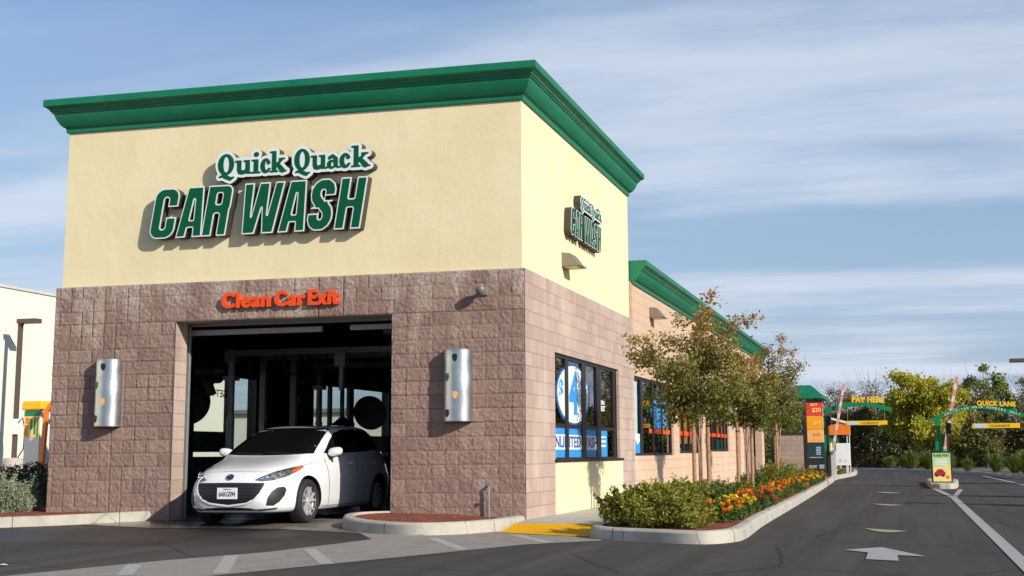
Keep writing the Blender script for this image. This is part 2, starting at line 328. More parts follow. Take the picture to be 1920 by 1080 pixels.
def simplify(lp, eps):
    P = np.array(lp); n = len(P)
    def dp(i, j, keep):
        if j <= i+1: return
        a, c = P[i], P[j % n]; ab = c-a; l = np.hypot(*ab) or 1e-9; Q = P[i+1:j]
        d = np.abs((Q[:, 0]-a[0])*ab[1]-(Q[:, 1]-a[1])*ab[0])/l if l > 1e-6 else np.hypot(*(Q-a).T)
        k = int(d.argmax())
        if d[k] > eps: k = i+1+k; keep.add(k); dp(i, k, keep); dp(k, j, keep)
    h = int(np.hypot(*(P-P[0]).T).argmax()); keep = {0, h}; dp(0, h, keep); dp(h, n, keep)
    return [tuple(P[k]) for k in sorted(keep)]
def dist_loops(loops, X, Y):
    D = np.full(X.shape, 1e9)
    for lp in loops:
        P = np.array(lp); Q = np.roll(P, -1, 0)
        for (x0, y0), (x1, y1) in zip(P, Q):
            dx, dy = x1-x0, y1-y0; l2 = dx*dx+dy*dy or 1e-12
            t = np.clip(((X-x0)*dx+(Y-y0)*dy)/l2, 0, 1); D = np.minimum(D, (X-x0-t*dx)**2+(Y-y0-t*dy)**2)
    return np.sqrt(D)
def loops_mesh(loops, depth, z0=0., back=True):
    """filled outline in the local XY plane from z0 to z0+depth (through a 2D curve, so holes work)"""
    cu = bpy.data.curves.new('c', 'CURVE'); cu.dimensions = '2D'; cu.fill_mode = 'BOTH' if back else 'FRONT'; cu.extrude = depth/2
    for lp in loops:
        s = cu.splines.new('POLY'); s.points.add(len(lp)-1)
        for p, q in zip(s.points, lp): p.co = (q[0], q[1], 0, 1)
        s.use_cyclic_u = True
    o = bpy.data.objects.new('c', cu); COL.objects.link(o); bpy.context.view_layer.update()
    me = bpy.data.meshes.new_from_object(o.evaluated_get(bpy.context.evaluated_depsgraph_get())); bpy.data.objects.remove(o); bpy.data.curves.remove(cu)
    me.transform(Matrix.Translation((0, 0, z0+depth/2))); me.materials.clear(); return me
def text_mesh(s, size, depth=.004, bold=0., sx=1., shear=0., align='CENTER', space=1., z0=0.):
    cu = bpy.data.curves.new('t', 'FONT'); cu.body = s; cu.size = size; cu.offset = bold*size; cu.extrude = depth/2; cu.align_x = align; cu.align_y = 'CENTER'; cu.shear = shear; cu.space_character = space; cu.resolution_u = 4
    o = bpy.data.objects.new('t', cu); COL.objects.link(o); bpy.context.view_layer.update()
    me = bpy.data.meshes.new_from_object(o.evaluated_get(bpy.context.evaluated_depsgraph_get())); bpy.data.objects.remove(o); bpy.data.curves.remove(cu)
    me.transform(Matrix.Translation((0, 0, z0+depth/2)) @ Matrix.Diagonal((sx, 1, 1, 1))); me.materials.clear(); return me
FRONT = Matrix(((1,0,0),(0,0,-1),(0,1,0))).to_4x4()        # local xy plane -> faces -Y
RIGHT = Matrix(((0,0,1),(1,0,0),(0,1,0))).to_4x4()         # local xy plane -> faces +X, local x along +Y
LEFTW = Matrix(((0,0,-1),(-1,0,0),(0,1,0))).to_4x4()       # faces -X
def place(me, basis, loc): me.transform(Matrix.Translation(loc) @ basis); return me

# ------------------------------------------------------------------ ground
def sm(t): t = min(1, max(0, t)); return t*t*(3-2*t)
def GZ(x, y):
    return .03 + .06*sm((y+2.2)/2.0)*sm((-x-.35)/1.3)*sm((40-y)/10)
def sheet(name, xs, ys, dz, mat, kind='structure', parent=None, inside=None):
    nx, ny = len(xs), len(ys); vs = [(x, y, GZ(x, y)+dz) for y in ys for x in xs]
    fs = [(j*nx+i, j*nx+i+1, (j+1)*nx+i+1, (j+1)*nx+i) for j in range(ny-1) for i in range(nx-1)]
    me = bpy.data.meshes.new(name); me.from_pydata(vs, [], fs); o = obj(name, me, mat, parent, smooth=True)
    return tag(o, kind=kind) if parent is None else o
def frange(a, b, s): n = max(1, round((b-a)/s)); return [a+(b-a)*i/n for i in range(n+1)]
gx = [-900, -300, -100, -50, -30, -20]+frange(-14, 8, .25)+[10, 14, 20, 40, 100, 300, 900]
gy = [-200, -60, -30, -20, -14]+frange(-10, 4, .25)+[6, 8, 12, 20, 30, 40, 50, 60, 80, 120, 300, 900, 1500]
sheet('ground', gx, gy, 0, M['asphalt'])
def poly_sheet(name, poly, dz, mat, kind='structure', zf=None, cut=.3, parent=None):
    bm = bmesh.new(); vs = [bm.verts.new((p[0], p[1], 0)) for p in poly]; bm.faces.new(vs)
    for ax in (0, 1):
        lo, hi = min(p[ax] for p in poly), max(p[ax] for p in poly); k = max(cut, (hi-lo)/60); t = lo+k
        while t < hi-.02:
            no = [0, 0, 0]; no[ax] = 1; co = [0, 0, 0]; co[ax] = t
            bmesh.ops.bisect_plane(bm, geom=bm.verts[:]+bm.edges[:]+bm.faces[:], plane_co=co, plane_no=no); t += k
    for v in bm.verts: v.co.z = (zf or GZ)(v.co.x, v.co.y)+dz
    bmesh.ops.recalc_face_normals(bm, faces=bm.faces)
    if sum(f.normal.z for f in bm.faces) < 0: bmesh.ops.reverse_faces(bm, faces=bm.faces)
    me = bpy.data.meshes.new(name); bm.to_mesh(me); bm.free(); o = obj(name, me, mat, parent, smooth=True)
    return tag(o, kind=kind) if kind else o
poly_sheet('concrete_gutter', [(-3.6, -12), (-2.2, -12), (-.59, -8.09), (.13, -6.16), (1.02, -3.75), (1.75, -2.95), (1.4, -1.9), (0, -1.3), (-.3, -1.2), (-1.2, -1.5), (-2.3, -1.25), (-1.75, -1.9), (-1.12, -3.08), (-1.43, -5.34), (-1.96, -6.61), (-2.5, -8.7)], .004, M['gutter'])
poly_sheet('wet_apron', [(-6.6, -.9), (-5.2, -1.35), (-3.2, -1.35), (-1.75, -1.9), (-2.35, -1.2), (-2.3, .05), (-5.8, .05), (-6.4, -.5)], .006, M['apron'])
def strip(name, a, b_, w, mat, dz=.010, kind='structure'):
    a, b_ = Vector(a), Vector(b_); d = (b_-a).normalized(); n = Vector((-d.y, d.x))*w/2
    return poly_sheet(name, [a-n, b_-n, b_+n, a+n], dz, mat, kind, cut=.8)
for i, (p, q) in enumerate((((-1.38, -8.21), (-1.95, -7.1)), ((-.62, -7.9), (-1.57, -5.85)), ((-.11, -6.75), (-1.14, -4.86)), ((.6, -4.72), (-.45, -2.75)), ((1.2, -3.4), (.35, -1.9)))):
    strip('crossing_stripe', p, q, .14, M['paint_worn'], .0065)
# lane arrow, stop bars and lane line
poly_sheet('arrow_marking', [(4.60, -4.20), (4.98, -3.75), (5.42, -5.02), (5.15, -4.90), (5.17, -5.62), (4.86, -5.45), (4.86, -4.55)], .008, M['paint'], cut=1)
for (x0, y0), (x1, y1), sag, w in (((4.70, -.05), (5.24, -.62), .42, .16), ((4.60, 8.9), (5.16, 8.2), .45, .42), ((4.50, 17.1), (5.10, 16.2), .6, .7)):
    n = 10; up = [(x0+(x1-x0)*t/n, y0+(y1-y0)*t/n) for t in range(n+1)]
    lo = [(x0+(x1-x0)*t/n, y0+(y1-y0)*t/n-sag*1.4*(1-(2*t/n-1)**2)) for t in range(1, n)]
    poly_sheet('curved_bar_marking', up+lo[::-1], .008, M['paint_y'], cut=2)
strip('lane_line', (6.27, -9), (6.24, 12.7), .14, M['paint'], .008)
strip('lane_line', (6.23, 12.7), (5.93, 20.9), .14, M['paint'], .009)
strip('lane_line', (6.27, 12.9), (6.62, 19.0), .12, M['paint'], .012)
strip('lane_line', (8.62, 22), (8.2, 40), .14, M['paint'], .009)

def catmull(P, n=8, closed=False):
    P = [Vector(p) for p in P]; out = []; m = len(P)
    for i in range(m if closed else m-1):
        p0 = P[(i-1) % m] if closed or i > 0 else P[0]; p1 = P[i]; p2 = P[(i+1) % m]; p3 = P[(i+2) % m] if closed or i+2 < m else P[-1]
        for k in range(n):
            t = k/n; out.append(.5*((2*p1)+(-p0+p2)*t+(2*p0-5*p1+4*p2-p3)*t*t+(-p0+3*p1-3*p2+p3)*t**3))
    if not closed: out.append(P[-1])
    return out
def offset(P, d, closed=False):
    out = []; m = len(P)
    for i in range(m):
        a = P[(i-1) % m] if closed or i > 0 else P[i]; c = P[(i+1) % m] if closed or i < m-1 else P[i]
        t = (c-a).normalized(); out.append(P[i]+Vector((-t.y, t.x))*d)
    return out
def kerb(name, path, top, w=.15, side=1, closed=False, zb=None, mat=None):
    """side=1: the kerb body lies to the left of the path direction; top: function or number"""
    tf = top if callable(top) else (lambda x, y: top)
    prof = [(0.0, None), (.012, -.03), (.03, -.008), (.05, 0), (w, 0), (w, -.16)]
    rings = [offset(path, side*o, closed) for o, _ in prof]; n = len(path); vs = []
    for (o, dz), rg in zip(prof, rings):
        for p, q in zip(rg, path): vs.append((p.x, p.y, (GZ(q.x, q.y)-.05 if zb is None else zb) if dz is None else tf(q.x, q.y)+dz))
    fs = []
    for j in range(len(prof)-1):
        for i in range(n if closed else n-1): fs.append((j*n+i, j*n+(i+1) % n, (j+1)*n+(i+1) % n, (j+1)*n+i))
    if not closed: fs += [tuple(j*n for j in range(len(prof))), tuple(j*n+n-1 for j in range(len(prof)))]
    mb = MB(); mb.add(vs, fs)
    acc = 0; nxt = 1.1; rj = random.Random(len(path))     # contraction joints
    for i in range(n-1):
        a, c = path[i], path[i+1]; l = (c-a).length
        while acc+l > nxt and nxt < 90:
            f = (nxt-acc)/l; pr_ = []
            for j in range(len(prof)):
                p, q = rings[j][i], rings[j][i+1]; z0, z1 = vs[j*n+i][2], vs[j*n+i+1][2]; u = p.lerp(q, f); d_ = (q-p).normalized()*.005; nrm = Vector((-d_.y, d_.x)).normalized()*(-side*.0015 if j < 4 else 0)
                z = z0+(z1-z0)*f+(.0015 if j > 1 else 0); pr_ += [(u.x-d_.x+nrm.x, u.y-d_.y+nrm.y, z), (u.x+d_.x+nrm.x, u.y+d_.y+nrm.y, z)]
            mb.add(pr_[:10], [(2*j, 2*j+1, 2*j+3, 2*j+2) for j in range(4)], 1); nxt += 1.5+rj.random()*.4
        acc += l
    o = mb.build(name, [mat or M['curb'], M['joint']], angle=35, normals=False)
    bm = bmesh.new(); bm.from_mesh(o.data); bmesh.ops.recalc_face_normals(bm, faces=[f for f in bm.faces if f.material_index == 0]); bm.to_mesh(o.data); bm.free(); tag(o, kind='structure'); return rings[-1]
M['joint'] = plain('joint_dirt', (.07, .06, .05), .95)
V2 = lambda L_: [Vector(p) for p in L_]
def mulch_bed(name, poly, top, mound=0., chips=900, seed=1):
    c = Vector((sum(p[0] for p in poly)/len(poly), sum(p[1] for p in poly)/len(poly)))
    o = poly_sheet(name, [tuple(p) for p in poly], 0, M['mulch'], 'structure', zf=lambda x, y: (top(x, y) if callable(top) else top)+mound*(.5+.5*math.sin(x*5.1)*math.cos(y*4.3)), cut=.12)
    return o
# kerb that bounds the bed left of the bay door
lp = catmull(V2([(-18, -3.6), (-13, -3.0), (-10.5, -2.5), (-9, -2.05), (-7.64, -1.42), (-7.0, -1.10), (-6.45, -.72), (-6.1, -.35), (-5.95, .0)]), 6)
ltop = lambda x, y: GZ(x, y)+.15
li = kerb('planter_kerb', lp, ltop, side=1)
mulch_bed('mulch_bed', li+V2([(-7.8, .02), (-7.9, 14), (-18, 14)]), lambda x, y: GZ(x, min(y, 0))+.125, .015)
# kerb round the nose of the bed by the building corner
rp = catmull(V2([(-2.12, .0), (-2.38, -.25), (-2.48, -.7), (-2.25, -1.28), (-1.75, -1.78), (-1.05, -2.2), (-.55, -2.12), (-.2, -1.62), (-.03, -.9), (-.0, -.04)]), 6)
ri = kerb('corner_kerb', rp, lambda x, y: GZ(x, y)+.16-.0*x, side=1)
mulch_bed('corner_mulch', ri+V2([(-.16, .0), (-1.9, .0)]), lambda x, y: GZ(x, y)+.125, .015)
# long planted island beside the drive lane
isl_out = catmull(V2([(1.42, -1.9), (1.47, -2.4), (1.75, -2.78), (2.23, -3.08), (2.75, -3.38), (3.08, -3.40), (3.30, -3.05), (3.38, -2.34), (3.31, 0), (3.27, 2.28), (3.19, 8.84), (3.05, 18), (2.86, 28), (2.76, 33), (3.0, 38), (3.1, 44), (2.6, 54), (1.0, 60)]), 6)
ii = kerb('island_kerb', isl_out, .175, side=1)
def isl_in(y): return 1.5 if y < 34 else 1.0
mulch_bed('island_mulch', ii+V2([(.5, 58), (.5, 36), (1.45, 34), (1.5, 6), (1.5, -1.9)]), .15, .02)
# sidewalk with the yellow ramp
def WZ(x, y): return .034+.095*sm((y+1.5)/1.3)
poly_sheet('sidewalk', [(0, -.62), (1.46, -.62), (1.5, 6), (1.45, 34), (.5, 36), (-.05, 36), (-.05, 0)], .0, M['walk'], zf=WZ)
kw = MB(); kw.box((1.42, -1.9, .0), (1.52, 30, .165)); tag(kw.build('walk_edge_kerb', M['curb']), kind='structure')
poly_sheet('yellow_ramp', [(.02, -1.55), (1.4, -2.3), (1.4, -.62), (.02, -.62)], .002, M['yellow_curb'], zf=lambda x, y: .038+.095*sm((y+1.5)/1.3), cut=.1)
# lane island that carries the gate
gi = catmull(V2([(5.9, 27.5), (5.84, 24), (5.88, 21.2), (5.98, 19.95), (6.25, 19.75), (6.5, 19.9), (6.62, 21.2), (6.75, 24), (6.8, 27.5), (6.4, 28.6)]), 5, True)
rg = kerb('lane_island_kerb', gi, .17, side=1, closed=True); poly_sheet('lane_island_top', [tuple(p) for p in rg], 0, M['walk'], zf=lambda x, y: .168, cut=1)
# far kerb and the planted strip behind it
fk = catmull(V2([(1.0, 60.5), (2.44, 59), (5.25, 53.5), (7.56, 45.6), (8.45, 39.9), (9.0, 34), (10.5, 29), (14, 25.5), (22, 23)]), 6)
fi = kerb('far_kerb', fk, .15, side=1)
poly_sheet('planting_soil', fi+V2([(60, 23), (60, 140), (-40, 140), (-40, 62)]), 0, M['soil'], zf=lambda x, y: .12, cut=4)

# ------------------------------------------------------------------ the car wash building
B = empty('car_wash_building', (0, 0, 0), 0, 'cream stucco and split face block car wash with green cornice and open bay door', 'building')
C_ = .2032; TOP = 3.75
rngs = np.random.default_rng(5)
def vnoise(X, Z, s, seed):
    r = np.random.default_rng(seed); T = r.random((256, 256)); u, v = X/s+50, Z/s+50
    i, j = np.floor(u).astype(int), np.floor(v).astype(int); fu, fv = u-i, v-j; fu = fu*fu*(3-2*fu); fv = fv*fv*(3-2*fv)
    g = lambda a, b_: T[a % 256, b_ % 256]
    return (g(i, j)*(1-fu)+g(i+1, j)*fu)*(1-fv)+(g(i, j+1)*(1-fu)+g(i+1, j+1)*fu)*fv
def split_face():
    def axis(a, b_, s, fixed):
        v = set(np.round(np.arange(a, b_+1e-6, s), 4)) | set(fixed); v = sorted(x for x in v if a-1e-6 <= x <= b_+1e-6)
        out = [v[0]]
        for x in v[1:]:
            if x-out[-1] < .004:
                if x in fixed: out[-1] = x
            else: out.append(x)
        return np.array(out)
    x_fix = [-7.8, -5.65, -2.06, 0.]; z_fix = [-.05, 3.14, 3.75]
    xs = axis(-7.8, 0, .0135, x_fix); zs = axis(-.05, 3.75, .0135, z_fix); X, Z = np.meshgrid(xs, zs)
    row = np.floor((TOP-Z)/C_+1e-6).astype(int); zr = (TOP-Z)/C_-row
    off = np.where(row % 2 == 0, 0, .2032); cx = (-X+off)/.4064; col_ = np.floor(cx+1e-6).astype(int); xr = cx-col_
    # some blocks are halves
    T = rngs.random((64, 64)); half = T[row % 64, col_ % 64] > .62; sub = half & (xr > .5); xr2 = np.where(half, (xr*2) % 1, xr); wl = np.where(half, .2032, .4064)
    key = (row*131+col_*7+sub*3) % 4096; P = rngs.random((4096, 5))
    dx = np.minimum(xr2, 1-xr2)*wl; dz = np.minimum(zr, 1-zr)*C_; d = np.minimum(dx, dz)
    edge = np.clip((d-.003)/.011, 0, 1)**.6
    Xd, Zd = X+.03*(vnoise(X, Z, .11, 9)-.5), Z+.03*(vnoise(X, Z, .11, 10)-.5)
    n = .30*np.abs(vnoise(Xd+P[key, 3], Zd*1.3, .095, 1)*2-1)+.42*np.abs(vnoise(Xd+Zd*.7+P[key, 4], Zd-.5*Xd+P[key, 4]*2, .048, 2)*2-1)+.40*np.abs(vnoise(Xd, Zd, .027, 3)*2-1)+.30*vnoise(Xd, Zd, .0165, 4)
    h = (.002+P[key, 0]*.007+.034*n+(P[key, 1]-.5)*.018*(xr2-.5)+(P[key, 2]-.5)*.014*(zr-.5))*(.50+.50*edge)*np.clip((d-.0005)/.0035, .15, 1)*.62
    h = np.maximum(h, 0)
    nx, nz = len(xs), len(zs); co = np.stack([X, -.004-h, Z], -1).reshape(-1, 3)
    I, J = np.meshgrid(np.arange(nx-1), np.arange(nz-1)); xc, zc = (xs[:-1]+xs[1:])/2, (zs[:-1]+zs[1:])/2; XC, ZC = np.meshgrid(xc, zc)
    keep = ~((XC > -5.65) & (XC < -2.06) & (ZC < 3.14)); a = (J*nx+I)[keep]; F = np.stack([a, a+1, a+1+nx, a+nx], 1)
    # skirts back to the wall body along every border of the skin
    sk_v = []; sk_f = []; base = len(co)
    def skirt(idx):
        for p, q in zip(idx[:-1], idx[1:]):
            k = base+len(sk_v); P0, P1 = co[p], co[q]; sk_v.extend([(P0[0], .006, P0[2]), (P1[0], .006, P1[2])]); sk_f.append((p, q, k+1, k))
    xi = lambda v: int(np.argmin(abs(xs-v))); zi = lambda v: int(np.argmin(abs(zs-v)))
    for x0, z0, z1 in ((0., 0, nz-1), (-7.8, 0, nz-1), (-5.65, 0, zi(3.14)), (-2.06, 0, zi(3.14))): skirt([j*nx+xi(x0) for j in range(z0, z1+1)])
    skirt([(nz-1)*nx+i for i in range(nx)]); skirt([zi(3.14)*nx+i for i in range(xi(-5.65), xi(-2.06)+1)])
    V = np.vstack([co, np.array(sk_v)]); me = bpy.data.meshes.new('split')
    me.from_pydata(V.tolist(), [], F.tolist()+[tuple(f) for f in sk_f])
    ca = me.color_attributes.new('blk', 'FLOAT_COLOR', 'POINT'); g = np.zeros((len(V), 4), np.float32); val = P[key, 1].reshape(-1); g[:len(co), 0] = g[:len(co), 1] = g[:len(co), 2] = val; g[:len(co), 3] = (1-np.clip(d/.009, 0, 1)).reshape(-1)
    ca.data.foreach_set('color', g.reshape(-1)); me.polygons.foreach_set('use_smooth', [True]*len(me.polygons)); me.update()
    return me
obj('split_face_wall', split_face(), M['split'], B)
w = MB()
for a, b_ in (((-7.8, .004, -.1), (-5.65, .36, TOP)), ((-2.06, .004, -.1), (-.26, .36, TOP)), ((-5.65, .004, 3.14), (-2.06, .36, TOP))): w.box(a, b_)
w.build('front_wall', M['block_x'], B)
def wall_holes(mb, x0, x1, y0, y1, z0, z1, holes):
    ys = sorted({y0, y1, *[h[0] for h in holes], *[h[1] for h in holes]})
    for a, b_ in zip(ys[:-1], ys[1:]):
        hs = sorted((h[2], h[3]) for h in holes if h[0] <= a+1e-6 and h[1] >= b_-1e-6); z = z0
        for p, q in hs:
            if p > z: mb.box((x0, a, z), (x1, b_, p))
            z = q
        if z < z1: mb.box((x0, a, z), (x1, b_, z1))
W1 = (1.74, 6.74, .94, 2.64); W2 = (8.30, 13.10, 1.0, 2.62); W3 = (13.95, 17.6, 1.04, 2.60); W4 = (19.1, 23.65, 1.08, 2.60)
w = MB(); wall_holes(w, -.25, 0, .005, 8.26, -.1, TOP-.001, [W1]); w.build('side_wall', M['block'], B)
w = MB(); w.box((-7.74, .06, 3.70), (-.06, 8.20, 6.60)); w.build('stucco_wall', M['stucco'], B)
w = MB(); w.box((-.0, 1.70, .0), (.022, 6.90, .925)); w.build('stucco_panel', M['stucco'], B)
annexm = smooth_block('annex_block', 'y', 1.06); M['annex'] = annexm
for n_ in annexm.node_tree.nodes:
    if n_.type == 'TEX_BRICK': n_.inputs['Color1'].default_value = (.60, .415, .285, 1); n_.inputs['Color2'].default_value = (.63, .44, .305, 1); n_.inputs['Mortar'].default_value = (.57, .39, .27, 1)
w = MB(); wall_holes(w, -.25, -.002, 8.262, 34.5, -.1, 4.55, [W2, W3, W4, (25.3, 26.6, 0, 2.3), (27.6, 29.6, 0, 2.3), (30.6, 33.6, 0, 2.3)]); w.box((-7.8, 34.25, -.1), (-5.9, 34.5, 4.55)); w.box((-1.9, 34.25, -.1), (-.25, 34.5, 4.55)); w.box((-5.9, 34.25, 3.2), (-1.9, 34.5, 4.55)); w.build('annex_wall', M['annex'], B)
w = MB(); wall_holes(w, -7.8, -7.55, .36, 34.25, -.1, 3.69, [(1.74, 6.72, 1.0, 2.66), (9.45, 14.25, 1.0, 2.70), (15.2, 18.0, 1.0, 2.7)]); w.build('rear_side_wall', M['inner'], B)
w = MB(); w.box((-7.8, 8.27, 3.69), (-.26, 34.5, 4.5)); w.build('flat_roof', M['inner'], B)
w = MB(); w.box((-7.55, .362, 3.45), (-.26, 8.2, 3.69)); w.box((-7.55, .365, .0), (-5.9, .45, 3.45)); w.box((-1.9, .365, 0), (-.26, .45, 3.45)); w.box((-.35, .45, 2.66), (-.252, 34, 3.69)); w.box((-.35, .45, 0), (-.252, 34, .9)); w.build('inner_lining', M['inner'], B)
w = MB(); w.box((-1.6, 15, 0), (-1.45, 34, 3.6)); w.build('inner_partition', M['inner'], B)
bf = sheet('bay_floor', frange(-7.7, -.25, .5), frange(.0, 34.2, 1.0), .012, M['apron'], parent=B)
PROF = [(0, 0), (.035, .006), (.042, .03), (.04, .068), (.055, .085), (.085, .10), (.118, .14), (.148, .19), (.168, .235), (.182, .275), (.186, .300), (.208, .304), (.212, .328), (.232, .332), (.240, .362), (.262, .372), (.268, .386), (.305, .40), (.312, .412), (.312, .50), (.300, .52), (-.25, .52)]
def cornice(name, x0, x1, y0, y1, z, full=True, scale=1.):
    mb = MB(); n = len(PROF); vs = []
    for o, h in PROF:
        h = z+h*scale
        if full: vs += [(x1+o, y0-o, h), (x1+o, y1+o, h), (x0-o, y1+o, h), (x0-o, y0-o, h)]
        else: vs += [(x1+o, y0, h), (x1+o, y1+o, h), (x0-o, y1+o, h), (x0-o, y0, h)]
    fs = []
    for j in range(n-1):
        for i in range(4 if full else 3): fs.append((j*4+i, j*4+(i+1) % 4, (j+1)*4+(i+1) % 4, (j+1)*4+i))
    if not full: fs.append(tuple(j*4 for j in range(n))); fs.append(tuple(j*4+3 for j in range(n)))
    fs.append(tuple((n-1)*4+i for i in range(4)))
    mb.add(vs, fs); return mb.build(name, M['green'], B, angle=22)
cornice('cornice', -7.74, -.06, .06, 8.20, 6.30)
cornice('annex_cornice', -7.8, -.002, 8.262, 34.5, 4.48, False, .94)
# roller door housing, guides and its bottom bars
w = MB(); w.mi = 0; w.box((-5.9, .47, 3.10), (-1.9, .60, 3.20)); w.box((-5.85, .50, 2.96), (-3.42, .58, 3.045)); w.box((-2.95, .50, 2.97), (-1.95, .58, 3.05)); w.box((-5.75, .46, .1), (-5.66, .52, 3.1)); w.box((-2.05, .46, .1), (-1.96, .52, 3.1))
w.build('roller_door', M['dim_steel'], B, bevel=.006)
# windows: frame, panes; the wraps stuck on them
def window_x(x, rect, mull, name_label=None, glassm='glass', sign=1, rail=None, low=None):
    y0, y1, z0, z1 = rect; t = .055; f = MB()
    f.box((x-.05*sign, y0, z1-t), (x+.03*sign, y1, z1)); f.box((x-.05*sign, y0, z0), (x+.035*sign, y1, z0+t)); f.box((x-.05*sign, y0, z0+t), (x+.03*sign, y0+t, z1-t)); f.box((x-.05*sign, y1-t, z0+t), (x+.03*sign, y1, z1-t))
    for m_ in mull: f.box((x-.045*sign, m_[0], z0+t), (x+.026*sign, m_[1], z1-t))
    if rail: f.box((x-.04*sign, y0+t, rail-.03), (x+.02*sign, y1-t, rail+.03))
    fo = f.build('window', M['frame'], B)
    p = MB(); p.box((x-.012*sign, y0+t*.5, z0+t*.5), (x-.004*sign, y1-t*.5, z1-t*.5)); p.build('pane', M[glassm], fo); return fo
wn1 = window_x(-.08, W1, [(2.66, 2.86), (3.84, 4.14), (5.0, 5.34), (6.48, 6.60)], rail=1.5)
s = MB(); s.box((-.08, 1.68, .926), (.05, 6.9, .965)); s.build('sill', M['frame'], wn1)
wn2 = window_x(-.08, W2, [(9.25, 9.47), (10.66, 10.8), (11.8, 11.92)])
wn3 = window_x(-.08, W3, [(14.9, 15.02), (15.9, 16.0), (16.8, 16.9)])
wn4 = window_x(-.08, W4, [(20.1, 20.2), (21.1, 21.2), (22.1, 22.2), (22.9, 23)])
lw1 = window_x(-7.6, (1.74, 6.72, 1.0, 2.66), [(2.9, 3.05), (3.95, 4.14), (5.42, 5.72)], glassm='clear')
lw2 = window_x(-7.6, (9.45, 14.25, 1.0, 2.70), [(10.42, 10.55), (11.55, 11.85)], glassm='clear')
lw3 = window_x(-7.6, (15.2, 18.0, 1.0, 2.70), [(16.4, 16.6)], glassm='clear')
def disc(mb, x, y, z, ry, rz, n=40, t=.004, y0=None, y1=None):
    pts = [(y+ry*math.cos(2*math.pi*i/n), z+rz*math.sin(2*math.pi*i/n)) for i in range(n)]
    mb.prism(pts, (x, 0, 0), (0, 1, 0), (0, 0, 1), (t, 0, 0))
d = MB(); disc(d, -.080, 3.30, 2.02, 1.22, .52); d.build('wrap_ring', M['dkblue'], wn1)
d = MB(); disc(d, -.0755, 3.30, 2.03, 1.12, .475); d.build('wrap_disc', M['decal_white'], wn1)
obj('wrap_lettering', place(text_mesh('$', .42, .003, .03, 1.3), RIGHT, (-.0715, 2.42, 2.08)), M['blue'], wn1)
obj('wrap_lettering', place(text_mesh('4', .92, .003, .055, 1.25), RIGHT, (-.0715, 3.30, 2.02)), M['blue'], wn1)
obj('wrap_lettering', place(text_mesh('98', .40, .003, .03, 1.1), RIGHT, (-.0715, 4.02, 2.16)), M['blue'], wn1)
d = MB(); d.box((-.080, 1.8, .99), (-.076, 5.95, 1.50)); d.build('wrap_banner', M['blue'], wn1)
d = MB(); d.box((-.0755, 1.8, 1.12), (-.072, 4.98, 1.36)); d.box((-.0755, 5.36, 1.17), (-.072, 5.80, 1.21)); d.box((-.0755, 5.36, 1.25), (-.072, 5.80, 1.29)); d.box((-.0755, 5.36, 1.33), (-.072, 5.80, 1.36)); d.build('wrap_band', M['decal_white'], wn1)
obj('wrap_lettering', place(text_mesh('UNLIMITED WASH', .25, .003, .02, 1.62), RIGHT, (-.0715, 3.38, 1.235)), M['dkblue'], wn1)
obj('wrap_lettering', place(text_mesh('BEST', .13, .003, .03, 1.5), RIGHT, (-.079, 5.60, 1.86)), M['decal_white'], wn1)
obj('wrap_lettering', place(text_mesh('DEAL', .10, .003, .03, 1.5), RIGHT, (-.079, 5.60, 1.97)), M['decal_white'], wn1)
d = MB(); d.box((-.080, 8.36, 1.04), (-.076, 9.2, 1.45)); d.build('wrap_panel', M['decal_white'], wn2); d = MB(); d.box((-.080, 8.36, 1.452), (-.076, 8.95, 2.52)); d.build('wrap_panel', M['ltblue'], wn2)
d = MB(); d.prism([(8.36, 1.04), (9.2, 1.04), (9.2, 1.30), (8.9, 1.22), (8.6, 1.38), (8.36, 1.30)], (-.0755, 0, 0), (0, 1, 0), (0, 0, 1), (.003, 0, 0)); d.build('wrap_wave', M['blue'], wn2)
d = MB(); disc(d, -.080, 11.7, 1.95, 1.15, .36); d.build('wrap_disc', M['blue'], wn2)
d = MB(); d.box((-.0795, 10.3, 1.48), (-.0755, 13.0, 1.58)); d.build('wrap_stripe', M['orange'], wn2)
d = MB(); d.box((-.080, 14.0, 1.48), (-.076, 17.5, 1.58)); d.build('wrap_stripe', M['orange'], wn3)
d = MB(); d.box((-.080, 19.2, 1.50), (-.076, 23.6, 1.60)); d.build('wrap_stripe', M['orange'], wn4)
for wnx, y, z, ry, rz in ((lw1, 3.72, 2.09, 1.06, .47), (lw2, 12.98, 2.10, 1.10, .42)):
    d = MB(); disc(d, -7.595, y, z, ry, rz); d.build('wrap_disc', M['teal'], wnx)
d = MB(); d.box((-7.595, 1.8, 1.14), (-7.590, 5.4, 1.53)); d.build('wrap_banner', M['teal'], lw1)
d = MB(); d.box((-7.595, 9.5, 1.14), (-7.590, 14.2, 1.53)); d.build('wrap_banner', M['teal'], lw2)
obj('wrap_lettering', place(text_mesh('GET A', .20, .003, .01, 1.3), LEFTW, (-7.592, 5.10, 2.26)), M['black'], lw1)
